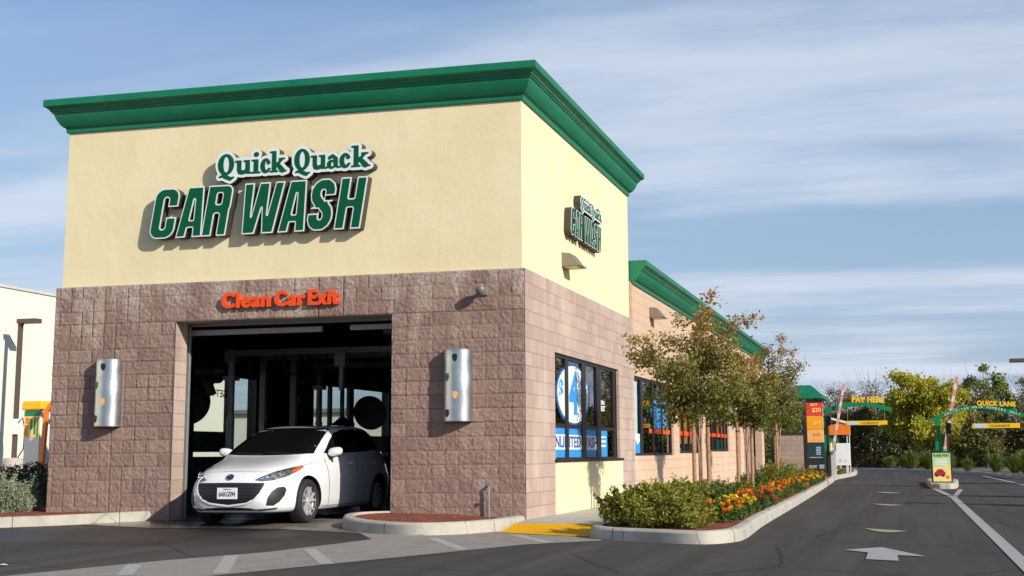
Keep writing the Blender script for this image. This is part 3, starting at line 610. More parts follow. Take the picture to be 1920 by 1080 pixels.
# wash gear seen in the bay
gm = empty('wash_arch', (0, 3.6, 0), 0, 'dull steel wash arch standing just inside the bay door', 'wash arch')
for x in (-6.55, -1.2):
    p = MB(); p.cyl((x, 0, GZ(x, 3)), (x, 0, 1.75), .075, n=14); p.cyl((x, 0, 1.75), (x, 0, 2.75), .062, n=14); p.box((x-.10, -.1, 2.75), (x+.10, .1, 2.98)); p.box((x-.11, -.11, 2.42), (x+.11, .11, 2.50)); p.build('post', M['dim_steel'], gm, angle=35)
p = MB(); p.box((-6.45, -.05, 2.86), (-1.1, .05, 2.97)); p.build('beam', M['dim_steel'], gm, bevel=.01)
p = MB(); p.lathe((-6.95, .1, 2.60), (1, 0, 0), [(0, -.3), (.2, -.3), (.22, -.1), (.22, .1), (.12, .2), (.1, .3), (0, .3)], 20); p.tube([(-6.95, .1, 2.6), (-6.95, -.15, 2.35), (-6.9, -.1, 2.15)], .11, 12); p.build('blower', M['black'], gm, angle=40)
p = MB(); p.cyl((-4.35, -.1, 2.86), (-4.35, -.1, 2.2), .05); p.box((-4.45, -.2, 2.62), (-4.25, 0, 2.86)); p.build('nozzle_drop', M['dim_steel'], gm, angle=35)
for x, y_ in ((-5.6, .12), (-5.0, -.1), (-2.9, .1), (-1.7, -.1)):
    p = MB(); p.tube([(x, y_, 2.86), (x+.06, y_, 2.62), (x+.22, y_, 2.50), (x+.34, y_, 2.66), (x+.36, y_, 2.86)], .022, 7); p.build('hose', M['black'], gm, smooth=True)
gm2 = copy_tree(gm); gm2.location = (0, 7.5, 0); gm2['label'] = 'dark wash arch standing deep inside the bay behind the white hatchback'
bo = empty('brush_frame', (0, 5.6, 0), 0, 'dark upright brush frame in the middle of the bay', 'brush frame')
p = MB(); p.box((-6.95, -.06, .1), (-6.83, .06, 2.92)); p.box((-6.30, -.06, .1), (-6.18, .06, 2.92)); p.box((-6.95, -.05, 2.92), (-2.6, .05, 3.02)); p.build('frame', M['dim_steel'], bo, bevel=.01)

def brush(x, y, label):
    r = np.random.default_rng(int(abs(x*10+y))); t = empty('wash_brush', (x, y, .1), 0, label, 'wash brush', 'upright wash brushes in the bay'); p = MB(); p.cyl((0, 0, 0), (0, 0, 2.7), .05, n=10); p.build('shaft', M['dim_steel'], t, angle=40)
    q = MB()
    for k in range(150):
        a = r.random()*6.283; z = .3+1.5*r.random(); l = .20+.16*r.random(); w_ = .05; d = Vector((math.cos(a), math.sin(a), 0)); s_ = Vector((0, 0, 1)); e = d*l+Vector((0, 0, -.12-.1*r.random())); m_ = Vector((0, 0, z))
        q.obox(m_+e*.5, e*.5, s_*w_, d.cross(s_)*.004)
    q.build('bristles', plain('brush_cloth', (.02, .05, .12), .9) if 'bcl' not in M else M['bcl'], t)
M['bcl'] = plain('brush_cloth_blue', (.02, .05, .12), .9)
brush(-6.5, 8.6, 'dark blue upright wash brush on the far window side of the bay'); brush(-2.6, 9.2, 'dark blue upright wash brush behind the roof of the hatchback')
cl_ = empty('ceiling_light', (-4.2, 6.5, 3.40), 0, 'long unlit strip light under the bay ceiling', 'light fitting'); p = MB(); p.box((-.08, -1.2, -.06), (.08, 1.2, .04)); p.build('housing', M['white'], cl_, bevel=.01)

# ------------------------------------------------------------------ things on the walls
def sconce(x, label):
    t = empty('wall_sconce', (x, -.02, 2.05), 0, label, 'wall lamp', 'half round metal sconces on the front wall')
    b_ = MB(); n = 20; r = .218; h = .52; sc_ = .96
    pts = [(r*math.cos(math.pi+math.pi*i/n), r*sc_*math.sin(math.pi+math.pi*i/n)-.02) for i in range(n+1)]
    vs = [(p[0], p[1], -h) for p in pts]+[(p[0], p[1], h) for p in pts]+[(p[0]*.97, p[1]*.97, -h) for p in pts]+[(p[0]*.97, p[1]*.97, h) for p in pts]
    m_ = n+1; fs = [(i, i+1, m_+i+1, m_+i) for i in range(n)]+[(2*m_+i, 3*m_+i, 3*m_+i+1, 2*m_+i+1) for i in range(n)]+[(i, 2*m_+i, 2*m_+i+1, i+1) for i in range(n)]+[(m_+i, m_+i+1, 3*m_+i+1, 3*m_+i) for i in range(n)]
    b_.add(vs, fs); b_.box((-r, -.03, -h), (-r+.012, .03, h)); b_.box((r-.012, -.03, -h), (r, .03, h)); b_.build('shell', M['sconce'], t, angle=40)
    for zz in (-h, h-.018):
        rm = MB()
        pp = [(p[0]*1.02, p[1]*1.02) for p in pts]; ip = [(p[0]*.95, p[1]*.95) for p in pts]
        rm.prism(pp+ip[::-1], (0, 0, zz), (1, 0, 0), (0, 1, 0), (0, 0, .018)); rm.build('rim', M['steel'], t)
    bp_ = MB(); bp_.box((-.08, -.16, -.4), (.08, .04, .4)); bp_.build('lamp_housing', M['black'], t)
    for k, (a, z, mt) in enumerate(((.02, .40, 'black'), (-.62, .12, 'leafgreen'), (.06, -.14, 'tan'), (-.60, -.40, 'black'))):
        a0 = math.pi*1.5+a; cx_, cy_ = r*1.012*math.cos(a0), r*sc_*1.012*math.sin(a0)-.02
        tn = Vector((-math.sin(a0), math.cos(a0), 0)); s_ = MB()
        s_.prism([(-.038, .042), (0, .055), (.038, .042), (.038, -.01), (.022, -.045), (0, -.062), (-.022, -.045), (-.038, -.01)], (cx_, cy_, z), tn, (0, 0, 1), (math.cos(a0)*.006, math.sin(a0)*.006, 0)); s_.build('shield_cutout', M[mt], t)
    return t
sconce(-1.0, 'half round metal sconce on the block pier between the bay door and the building corner'); sconce(-6.75, 'half round metal sconce on the pier beside the grey green bush')
t = empty('dome_camera', (-.62, -.03, 3.43), 0, 'small grey dome camera high on the block wall', 'security camera')
p = MB(); p.box((-.06, -.02, -.06), (.06, .03, .06)); p.cyl((0, 0, .0), (0, -.14, .0), .03); p.build('arm', M['dim_steel'], t, angle=35)
p = MB(); p.lathe((0, -.16, .045), (0, 0, -1), [(0, -.01), (.06, 0), (.075, .02), (.075, .05), (.068, .08), (.045, .11), (0, .125)], 20); p.build('dome', plain('camera_dome', (.16, .16, .15), .35), t, angle=50)
def standpipe():
    t = empty('standpipe', (-.53, -.09, GZ(-.5, -.1)+.1), 0, 'thin grey standpipe with tap rising from the red mulch', 'water pipe')
    p = MB(); p.cyl((0, 0, 0), (0, 0, .48), .019); p.cyl((0, 0, .48), (0, .1, .5), .016); p.build('pipe', M['steel'], t, angle=35)
    p = MB(); p.cyl((0, 0, .30), (-.05, -.03, .27), .014); p.lathe((-.0, -.045, .32), (0, -1, 0), [(0, 0), (.025, 0), (.025, .01), (0, .012)], 10); p.build('tap', M['dim_steel'], t, angle=35)
    p = MB(); p.box((.03, -.03, -.02), (.11, .03, .035)); p.build('valve', M['black'], t)
standpipe()
def wall_pack(y, z, x, label):
    t = empty('wall_light', (x, y, z), 0, label, 'wall light', 'wedge shaped lights along the lane side of the building')
    p = MB(); p.prism([(0, 0), (.33, .0), (.33, .015), (.27, .06), (.15, .215), (.0, .235)], (0, -.21, 0), (1, 0, 0), (0, 0, 1), (0, .42, 0)); p.build('housing', plain('wall_light_housing', (.20, .18, .14), .5) if 'wlh' not in M else M['wlh'], t, bevel=.006)
    q = MB(); q.box((.04, -.18, -.012), (.27, .18, .0)); q.build('lens', M['pale_yellow'], t)
M['wlh'] = plain('wall_light_paint', (.20, .18, .14), .5)
wall_pack(2.70, 4.10, -.06, 'wedge wall light on the cream stucco below the side sign')
wall_pack(10.4, 3.97, 0, 'wedge wall light on the peach wall just past the stucco tower')
wall_pack(18.5, 3.97, 0, 'wedge wall light on the peach wall above the first young tree')
wall_pack(25.9, 3.97, 0, 'wedge wall light near the far end of the green annex cornice')

# ------------------------------------------------------------------ signs on the building
def rbox(X, Y, x0, x1, y0, y1, r=0.0):
    cx_, cy_, hx, hy = (x0+x1)/2, (y0+y1)/2, (x1-x0)/2-r, (y1-y0)/2-r
    qx, qy = np.abs(X-cx_)-hx, np.abs(Y-cy_)-hy
    return np.hypot(np.maximum(qx, 0), np.maximum(qy, 0))+np.minimum(np.maximum(qx, qy), 0)-r
def ell(X, Y, cx_, cy_, rx, ry): return (np.hypot((X-cx_)/rx, (Y-cy_)/ry)-1)*min(rx, ry)
def cap(X, Y, pts, r):
    D = np.full(X.shape, 9.)
    rs = r if isinstance(r, (list, tuple)) else [r]*len(pts)
    for (a, b_), r0, r1 in zip(zip(pts[:-1], pts[1:]), rs[:-1], rs[1:]):
        dx, dy = b_[0]-a[0], b_[1]-a[1]; t = np.clip(((X-a[0])*dx+(Y-a[1])*dy)/(dx*dx+dy*dy+1e-12), 0, 1)
        D = np.minimum(D, np.hypot(X-a[0]-t*dx, Y-a[1]-t*dy)-(r0+(r1-r0)*t))
    return D
def pol(X, Y, P):
    D = dist_loops([P], X, Y); ins = np.zeros(X.shape, bool); n = len(P)
    for i in range(n):
        (x0, y0), (x1, y1) = P[i], P[(i+1) % n]
        c = ((y0 > Y) != (y1 > Y)) & (X < (x1-x0)*(Y-y0)/((y1-y0) or 1e-12)+x0); ins ^= c
    return np.where(ins, -D, D)
mx_, mn_ = np.maximum, np.minimum
H_ = .80; S_ = .175
def gC(X, Y):
    f = mx_(rbox(X, Y, 0, .43, 0, H_, .155), -rbox(X, Y, S_, .43-S_, S_*.85, H_-S_*.85, .04)); return mx_(f, -rbox(X, Y, .215, .60, .335, .50))
def gA(X, Y): 
    f = pol(X, Y, [(0, 0), (.09, H_), (.36, H_), (.45, 0), (.285, 0), (.272, .15), (.175, .15), (.16, 0)]); return mx_(f, -pol(X, Y, [(.195, .27), (.262, .27), (.238, .60), (.222, .60)]))
def gR(X, Y):
    f = mn_(mx_(rbox(X, Y, 0, .43, .36, H_, .11), -(X-0)), rbox(X, Y, 0, .18, 0, H_)); f = mn_(rbox(X, Y, 0, .3, .36, H_), mn_(rbox(X, Y, .05, .43, .40, H_, .12), f))
    f = mn_(f, rbox(X, Y, .1, .415, .05, .47, .06)); f = mn_(f, rbox(X, Y, .255, .415, 0, .3)); f = mx_(f, -rbox(X, Y, .17, .262, .50, .675, .03)); return mx_(f, -rbox(X, Y, .165, .252, -.1, .355, .03))
def gW(X, Y): return pol(X, Y, [(0, 0), (-.08, H_), (.085, H_), (.110, .25), (.175, H_), (.355, H_), (.378, .25), (.445, H_), (.60, H_), (.52, 0), (.33, 0), (.268, .42), (.205, 0)])
def gS(X, Y):
    T = [(.322, .52), (.322, .62), (.30, .675), (.25, .712), (.165, .712), (.115, .68), (.088, .62), (.088, .555), (.105, .495), (.15, .44), (.205, .40), (.26, .36), (.305, .305), (.322, .245), (.322, .18), (.295, .12), (.25, .088), (.165, .088), (.115, .12), (.088, .18), (.088, .28)]
    f = cap(X, Y, T, [.088]*21); f = mx_(f, -rbox(X, Y, .242, .6, .462, .535)); return mx_(f, -rbox(X, Y, -.2, .168, .265, .338))
def gH(X, Y): return mx_(rbox(X, Y, 0, .43, 0, H_), -mn_(rbox(X, Y, .165, .265, -.1, .33, .02), rbox(X, Y, .165, .265, .47, 1, .02)))
def cooper(g, X, Y):
    if g == 'Q':
        f = mx_(ell(X, Y, .58, .76, .60, .76), -ell(X, Y, .60, .76, .215, .56)); f = mn_(f, cap(X, Y, [(.12, -.10), (.38, -.02), (.62, -.13), (.9, -.26), (1.18, -.16)], [.07, .11, .15, .14, .05])); return mn_(f, cap(X, Y, [(.55, .1), (.5, -.1)], .12))
    if g == 'u': return mn_(mn_(mn_(rbox(X, Y, .16, .50, .25, 1.0, .04), cap(X, Y, [(.06, .93), (.33, .92)], .07)), cap(X, Y, [(.33, .35), (.40, .17), (.62, .13), (.86, .27)], [.17, .17, .15, .10])), mn_(rbox(X, Y, .80, 1.14, .02, 1.0, .04), mn_(cap(X, Y, [(.70, .93), (.95, .92)], .07), cap(X, Y, [(1.0, .09), (1.27, .08)], .07))))
    if g == 'i': return mn_(mn_(rbox(X, Y, .15, .50, .0, 1.0, .05), ell(X, Y, .34, 1.34, .20, .18)), mn_(cap(X, Y, [(.04, .93), (.3, .92)], .07), cap(X, Y, [(.03, .07), (.62, .07)], .07)))
    if g == 'c':
        f = mx_(ell(X, Y, .42, .5, .44, .53), -ell(X, Y, .50, .52, .15, .31)); f = mx_(f, -rbox(X, Y, .46, 1.2, .34, .66)); return mn_(mn_(f, ell(X, Y, .64, .73, .16, .16)), cap(X, Y, [(.6, .12), (.82, .28)], [.10, .03]))
    if g == 'k': return mn_(mn_(mn_(rbox(X, Y, .15, .49, 0, 1.5, .04), cap(X, Y, [(.03, 1.42), (.3, 1.42)], .07)), cap(X, Y, [(.03, .07), (.58, .07)], .07)), mn_(mn_(cap(X, Y, [(.45, .42), (.92, .90)], [.10, .11]), cap(X, Y, [(.72, .93), (1.12, .93)], .065)), mn_(cap(X, Y, [(.58, .55), (.98, .12)], [.15, .19]), cap(X, Y, [(.78, .07), (1.26, .07)], .065))))
    if g == 'a': return mn_(mn_(mx_(ell(X, Y, .36, .30, .36, .32), -ell(X, Y, .43, .30, .10, .16)), cap(X, Y, [(.20, .76), (.45, .88), (.66, .72)], [.13, .13, .14])), mn_(rbox(X, Y, .52, .86, .08, .78, .08), cap(X, Y, [(.8, .09), (1.04, .09)], .07)))
def glyph_loops(fun, x0, x1, y0, y1, step, outs):
    xs, ys = np.arange(x0, x1, step), np.arange(y0, y1, step); X, Y = np.meshgrid(xs, ys); F = fun(X, Y); base = contours(F.copy(), xs, ys)
    D = dist_loops([simplify(l, step*.15) for l in base], X, Y); SD = np.where(F < 0, -D, D); return [[simplify(l, step*.22) for l in (contours(SD.copy(), xs, ys, o))] for o in outs]
sg = empty('wall_sign', (-4.3, .06, 4.447), 0, 'large green car wash lettering sign on the cream front wall', 'sign')
def letter(fun, x0, parent):
    outer, inner = glyph_loops(fun, -.15, .72, -.06, .86, .0075, (0., -.021))
    sh = lambda ls: [[(x0+4.3+p[0]+.155*p[1], p[1]) for p in l] for l in ls]
    o = obj('letter', place(loops_mesh(sh(outer), .165, .0), FRONT, (0, 0, 0)), M['sign_return'], parent)
    obj('letter_border', place(loops_mesh(sh(outer), .006, .166), FRONT, (0, 0, 0)), M['sign_white'], o)
    obj('letter_face', place(loops_mesh(sh(inner), .004, .1725), FRONT, (0, 0, 0)), M['sign_green'], o)
for f, x0 in ((gC, -6.13), (gA, -5.655), (gR, -5.212), (gW, -4.515), (gA, -3.914), (gS, -3.45), (gH, -2.983)): letter(f, x0, sg)
U_ = .226
def word(gl, parent):
    def fun(X, Y):
        f = np.full(X.shape, 9.)
        for g, x0, w in gl: f = mn_(f, cooper(g, (X-(x0+4.3))/w, (Y-.948)/U_)*U_)
        return f
    xa, xb = gl[0][1]+4.3-.12, gl[-1][1]+4.3+.42
    a, g_ = glyph_loops(fun, xa, xb, .80, 1.42, .0065, (.045, 0.))
    big = [l for l in a if (max(p[0] for p in l)-min(p[0] for p in l)) > .25]
    o = obj('word_panel', place(loops_mesh(big, .17, .0), FRONT, (0, 0, 0)), M['sign_return'], parent)
    obj('panel_face', place(loops_mesh(big, .006, .171), FRONT, (0, 0, 0)), M['sign_white'], o)
    obj('panel_letters', place(loops_mesh(g_, .004, .1775), FRONT, (0, 0, 0)), M['sign_green'], o)
word([('Q', -4.942, .232), ('u', -4.655, .226), ('i', -4.368, .228), ('c', -4.215, .205), ('k', -4.055, .215)], sg)
word([('Q', -3.645, .218), ('u', -3.375, .212), ('a', -3.105, .212), ('c', -2.895, .215), ('k', -2.70, .235)], sg)
sg2 = copy_tree(sg); sg2.location = (-.06, 3.82, 4.66); sg2.rotation_euler = (0, 0, math.pi/2); sg2.scale = (.645, .75, .60)
sg2['label'] = 'smaller green car wash lettering sign on the sunlit side wall above the wedge light'
def fit(me, w, h):
    co = [v.co for v in me.vertices]; x0, x1 = min(c.x for c in co), max(c.x for c in co); y0, y1 = min(c.y for c in co), max(c.y for c in co)
    me.transform(Matrix.Diagonal((w/(x1-x0), h/(y1-y0), 1, 1)) @ Matrix.Translation((-(x0+x1)/2, -(y0+y1)/2, 0))); return me
def bold_loops(txt, size, grow, sx=1., step=.006, space=1.):
    cu = bpy.data.curves.new('t', 'FONT'); cu.body = txt; cu.size = size; cu.resolution_u = 3; cu.space_character = space; o = bpy.data.objects.new('t', cu); COL.objects.link(o); bpy.context.view_layer.update()
    c2 = o.to_curve(bpy.context.evaluated_depsgraph_get()); loops = []
    for sp_ in c2.splines:
        pts = []; bp = sp_.bezier_points; n = len(bp)
        for i in range(n):
            a, b_ = bp[i], bp[(i+1) % n]
            for k in range(4):
                t = k/4; q = a.co*(1-t)**3+a.handle_right*3*t*(1-t)**2+b_.handle_left*3*t*t*(1-t)+b_.co*t**3; pts.append((q.x*sx, q.y))
        loops.append(pts)
    o.to_curve_clear(); bpy.data.objects.remove(o); bpy.data.curves.remove(cu)
    A_ = np.array([p for l in loops for p in l]); xs = np.arange(A_[:, 0].min()-grow*2-step, A_[:, 0].max()+grow*2+step*2, step); ys = np.arange(A_[:, 1].min()-grow*2-step, A_[:, 1].max()+grow*2+step*2, step); X, Y = np.meshgrid(xs, ys)
    D = dist_loops(loops, X, Y); ins = np.zeros(X.shape, bool)
    for P in loops:
        for i in range(len(P)):
            (x0, y0), (x1, y1) = P[i], P[(i+1) % len(P)]
            if y0 == y1: continue
            ins ^= ((y0 > Y) != (y1 > Y)) & (X < (x1-x0)*(Y-y0)/(y1-y0)+x0)
    F = np.where(ins, -D, D); return [simplify(l, step*.2) for l in contours(F, xs, ys, grow)]
ex = empty('exit_sign', (-3.87, -.035, 3.43), 0, 'orange letters over the bay door lintel', 'sign')
for s_, xa, xb in (('Clean', -4.848, -4.02), ('Car', -3.955, -3.44), ('Exit', -3.40, -2.885)):
    obj('word', place(fit(loops_mesh(bold_loops(s_, .30, .0105, .62, .005, 1.12), .05), xb-xa, .245), FRONT, ((xa+xb)/2+3.87, 0, 0)), M['orange'], ex)

# ------------------------------------------------------------------ the white hatchback
car = empty('parked_car', (-3.97, -.45, .088), 0, 'white hatchback half out of the open wash bay, its rear in shade', 'car')
# car space while building: a forward from the front axle, b to its left, z up  ->  local (b, -a, z)
LV = np.array([ # z, front, rear, half width, front exponent, rear exponent
 (.17, .78, -3.33, .76, 5, 5), (.19, .84, -3.40, .81, 5, 5), (.24, .885, -3.46, .845, 5, 5), (.32, .915, -3.50, .862, 5, 5), (.42, .93, -3.52, .868, 4.8, 5), (.50, .922, -3.53, .872, 4.6, 5), (.58, .90, -3.53, .876, 4.3, 5),
 (.66, .862, -3.51, .876, 3.9, 4.8), (.72, .81, -3.48, .874, 3.6, 4.6), (.765, .735, -3.46, .87, 3.35, 4.5), (.80, .66, -3.45, .866, 3.3, 4.5), (.84, .52, -3.44, .86, 3.25, 4.4), (.88, .34, -3.42, .85, 3.3, 4.4), (.92, .13, -3.40, .838, 3.7, 4.3),
 (.955, -.06, -3.38, .824, 4.4, 4.3), (.98, -.16, -3.36, .806, 5.2, 4.3), (1.02, -.26, -3.33, .786, 6.2, 4.2), (1.10, -.45, -3.27, .760, 6.8, 4.2), (1.20, -.69, -3.18, .724, 7, 4.2), (1.29, -.92, -3.06, .688, 7, 4), (1.36, -1.13, -2.92, .652, 6.5, 4), (1.405, -1.32, -2.78, .610, 5.6, 3.8), (1.432, -1.52, -2.6, .54, 4.6, 3.4), (1.448, -1.75, -2.45, .40, 3.2, 3), (1.455, -1.95, -2.3, .2, 2.6, 2.6)])
zz_ = np.linspace(.17, 1.455, 260); TB = []
for k in range(1, 6):
    v = np.interp(zz_, LV[:, 0], LV[:, k]); pad = np.concatenate([2*v[0]-v[9:0:-1], v, 2*v[-1]-v[-2:-11:-1]]); ker = np.hanning(15); ker /= ker.sum()
    TB.append(np.convolve(pad, ker, 'same')[9:-9])
AC = -2.1
def lv(z): return [float(np.interp(z, zz_, t)) for t in TB]
def P_t(th, z):
    af, ar, w, nf, nr = lv(z); c, s = math.cos(th), math.sin(th); n = nf if c > 0 else nr; Ln = af-AC if c > 0 else AC-ar
    r = (abs(c)**n+abs(s)**n)**(-1/n); return Vector((AC+Ln*c*r, w*s*r, z))
def P_f(b, z):
    af, ar, w, nf, nr = lv(z); return Vector((AC+(af-AC)*max(0, 1-abs(b/w)**nf)**(1/nf), b, z))
def P_s(a, z, side=1):
    af, ar, w, nf, nr = lv(z); n, Ln = (nf, af-AC) if a > AC else (nr, AC-ar); return Vector((a, side*w*max(0, 1-abs((a-AC)/Ln)**n)**(1/n), z))
def loc(p): return Vector((p.y, -p.x, p.z))
def shell():
    nt_ = 128; zs = list(np.concatenate([np.linspace(.17, .24, 5), np.linspace(.26, 1.36, 56), np.linspace(1.37, 1.455, 12)])); vs = []
    for z in zs:
        for k in range(nt_): vs.append(loc(P_t(2*math.pi*k/nt_, z)))
    n = len(zs); fs = [(j*nt_+i, j*nt_+(i+1) % nt_, (j+1)*nt_+(i+1) % nt_, (j+1)*nt_+i) for j in range(n-1) for i in range(nt_)]
    fs += [tuple(range(nt_-1, -1, -1)), tuple(range((n-1)*nt_, n*nt_))]; mb = MB(); mb.add(vs, fs); me = mb.mesh('shell')
    bm = bmesh.new(); bm.from_mesh(me); bmesh.ops.recalc_face_normals(bm, faces=bm.faces); bm.to_mesh(me); bm.free(); return me
M['carpaint'] = plain('white_car_paint', (.76, .765, .77), .22, var=.02, spec=.5, coat=1); M['carglass'] = plain('dark_car_glass', (.006, .007, .007), .03, var=0, spec=.7)
b = NB('tyre_rubber'); b.bump(b.noise(80, detail=2), .3, .003); M['tyre'] = b.fin((.018, .018, .018), .75)
M['alloy'] = plain('alloy_rim', (.62, .63, .65), .30, .35, var=.05); M['chrome'] = plain('chrome', (.75, .76, .78), .12, 1., var=0); M['lampglass'] = glass('headlamp_lens', (.80, .84, .88), .02)
M['amberlens'] = plain('amber_lens', (.60, .09, .02), .2, var=0); M['carblack'] = plain('matt_black_trim', (.014, .014, .015), .5, var=0); M['lampblack'] = plain('lamp_bowl', (.36, .39, .43), .18, .75, var=.5, scale=22)
cut = MB()
for a in (0, -2.64):
    for s_ in (1, -1): cut.cyl(loc(Vector((a, s_*.52, .315))), loc(Vector((a, s_*1.2, .315))), .372, n=40)
co_ = cut.build('cutter', M['carblack'], car)
body = obj('body', shell(), [M['carpaint'], M['carblack']], car)
bmod = body.modifiers.new('b', 'BOOLEAN'); bmod.operation = 'DIFFERENCE'; bmod.solver = 'EXACT'; bmod.object = co_
bpy.context.view_layer.update(); nm = bpy.data.meshes.new_from_object(body.evaluated_get(bpy.context.evaluated_depsgraph_get())); body.modifiers.clear(); body.data = nm; bpy.data.objects.remove(co_)
for p in nm.polygons:
    c = p.center; d_ = min(math.hypot(-c.y-a, c.z-.315) for a in (0, -2.64)); p.material_index = 1 if (d_ < .3735 and abs(c.x) < .86 and (abs(p.normal.x) < .35 or abs(c.x) < .54)) or c.z < .185 else 0
    p.use_smooth = True
nm.set_sharp_from_angle(angle=R(38))
def patch(name, poly, mapf, off, mat, parent, cut=.03, thick=.012, smooth=True, cz=None):
    bm = bmesh.new(); bm.faces.new([bm.verts.new((p[0], p[1], 0)) for p in poly])
    for ax in (0, 1):
        lo, hi = min(p[ax] for p in poly), max(p[ax] for p in poly); k = cut if ax == 0 else (cz or cut); t = lo+k*.73
        while t < hi:
            no = [0, 0, 0]; no[ax] = 1; co = [0, 0, 0]; co[ax] = t; bmesh.ops.bisect_plane(bm, geom=bm.verts[:]+bm.edges[:]+bm.faces[:], plane_co=co, plane_no=no); t += k
    bmesh.ops.triangulate(bm, faces=[f for f in bm.faces if len(f.verts) > 4])
    if sum(f.normal.z for f in bm.faces) < 0: bmesh.ops.reverse_faces(bm, faces=bm.faces)
    bm.verts.index_update(); bd = [e for e in bm.edges if e.is_boundary]; UV = [(v.co.x, v.co.y) for v in bm.verts]; top = []; low = []
    for u, v in UV:
        e = 1e-3; p = loc(mapf(u, v)); du = loc(mapf(u+e, v))-loc(mapf(u-e, v)); dv = loc(mapf(u, v+e))-loc(mapf(u, v-e)); n = du.cross(dv)
        n = n.normalized() if n.length > 1e-12 else Vector((0, -1, 0))
        if n.dot(Vector((p.x, p.y-1.9 if abs(p.y) < 9 else 0, (p.z-.7)*.8))) < 0: n = -n
        top.append(p+n*off); low.append(p-n*thick)
    n_ = len(top); fs = [[v.index for v in f.verts] for f in bm.faces]; ed = [(e.verts[0].index, e.verts[1].index) for e in bd]; bm.free()
    mb = MB(); mb.add(top+low, fs+[(a, b_, b_+n_, a+n_) for a, b_ in ed]); return mb.build(name, mat, parent, angle=50 if smooth else None)
glassm_ = M['carglass']
patch('windshield', [(-.70, 1.0), (-.4, .982), (0, .976), (.4, .982), (.70, 1.0), (.66, 1.15), (.605, 1.30), (.555, 1.385), (.25, 1.397), (0, 1.40), (-.25, 1.397), (-.555, 1.385), (-.605, 1.30), (-.66, 1.15)], P_f, .003, glassm_, car, .06)
for s_ in (1, -1):
    ps = lambda a, z, s_=s_: P_s(a, z, s_)
    patch('side_window', [(-.62, 1.0), (-.95, 1.19), (-1.22, 1.315), (-1.55, 1.368), (-2.0, 1.38), (-2.5, 1.355), (-2.85, 1.29), (-3.02, 1.20), (-3.06, 1.12), (-2.9, 1.065), (-2.2, 1.03), (-1.4, 1.01)], ps, .004, glassm_, car, .08)
    hf = lambda t, z, s_=s_: P_t(s_*R(t), z)
    hl = patch('headlight', [(23, .635), (27, .675), (33, .735), (39.5, .785), (46.5, .822), (47.8, .805), (45.6, .735), (42, .675), (36, .628), (28.5, .612)], hf, .004, M['lampblack'], car, 2.5, .004, cz=.03)
    patch('indicator', [(43.4, .795), (46.4, .812), (47.4, .802), (45.4, .742), (43.2, .715)], hf, .0065, M['amberlens'], hl, 2, .004, cz=.03)
    for t0, z0, r0 in ((32.5, .672, .042), (38.6, .708, .042)):
        q = MB(); c = loc(P_t(s_*R(t0), z0)); nrm = Vector((s_*math.sin(R(t0*.9)), -math.cos(R(t0*.9)), .15)).normalized(); q.lathe(c-nrm*.03+nrm*.035, nrm, [(0, .0), (r0*.55, .004), (r0*.8, .010), (r0, .012), (r0, 0), (r0*.8, -.01)], 20); q.build('reflector', M['chrome'], hl, angle=50)
    patch('brow', [(26.5, .658), (33, .722), (39.5, .770), (44, .796), (44, .786), (39.5, .758), (33, .710), (27.5, .650)], hf, .0075, M['chrome'], hl, 3, .004, cz=.03)
    patch('fog_lamp_recess', [(33.2, .285), (34, .38), (36, .475), (38.8, .53), (42, .54), (43.4, .50), (43, .42), (40.5, .33), (37.5, .28)], hf, .003, M['carblack'], car, 2, .01, cz=.04)
    patch('lower_slit', [(22, .222), (32, .238), (40, .25), (39, .228), (30, .212)], hf, .003, M['carblack'], car, 3, .01, cz=.02)
    patch('rear_lamp', [(131.5, .80), (136, .86), (141, .90), (146, .90), (143, .80), (138, .76)], hf, .004, M['redcar'], car, 3, .01, cz=.04)
    for a0, a1 in ((-.66, -.60), (-1.72, -1.72)):
        patch('door_seam', [(a0+.035, .24), (a1, .97), (a1-.013, .97), (a0+.022, .24)], ps, .0012, M['carblack'], car, .3, .004, cz=.05)
    patch('sill_seam', [(-.45, .236), (-2.2, .236), (-2.2, .229), (-.45, .229)], ps, .0012, M['carblack'], car, .1, .004)
    for a0 in (-1.50, -2.45):
        hd = MB(); p0 = loc(P_s(a0, .845, s_)); hd.tube([p0+Vector((0, -.10, 0)), p0+Vector((s_*.035, -.06, .005)), p0+Vector((s_*.038, .06, .01)), p0+Vector((0, .10, .01))], .013, 8); hd.build('door_handle', M['carpaint'], car, angle=60)
    mr = MB(); c = loc(Vector((-.74, s_*.905, 1.025)))
    vs = []; fs = []; nu, nv = 20, 12
    for j in range(nv+1):
        ph = math.pi*j/nv
        for i in range(nu):
            th = 2*math.pi*i/nu; x = math.sin(ph)*math.cos(th); y = math.sin(ph)*math.sin(th); zq = math.cos(ph)
            x, y, zq = (math.copysign(abs(x)**.8, x), math.copysign(abs(y)**.8, y), math.copysign(abs(zq)**.8, zq)); vs.append(c+Vector((x*.115, y*.075*(1 if y < 0 else .5), zq*.068+.012*x*s_)))
    for j in range(nv):
        for i in range(nu): fs.append((j*nu+i, j*nu+(i+1) % nu, (j+1)*nu+(i+1) % nu, (j+1)*nu+i))
    mr.add(vs, fs); mo = mr.build('side_mirror', M['carpaint'], car, smooth=True)
    ar_ = MB(); ar_.tube([c+Vector((-s_*.02, .0, -.055)), c+Vector((-s_*.12, .02, -.075)), c+Vector((-s_*.19, .03, -.07))], [.03, .026, .03], 8); ar_.box(c+Vector((-s_*.09, -.02, -.078)), c+Vector((s_*.07, .03, -.058))); ar_.build('mirror_stalk', M['carblack'], mo, angle=50)
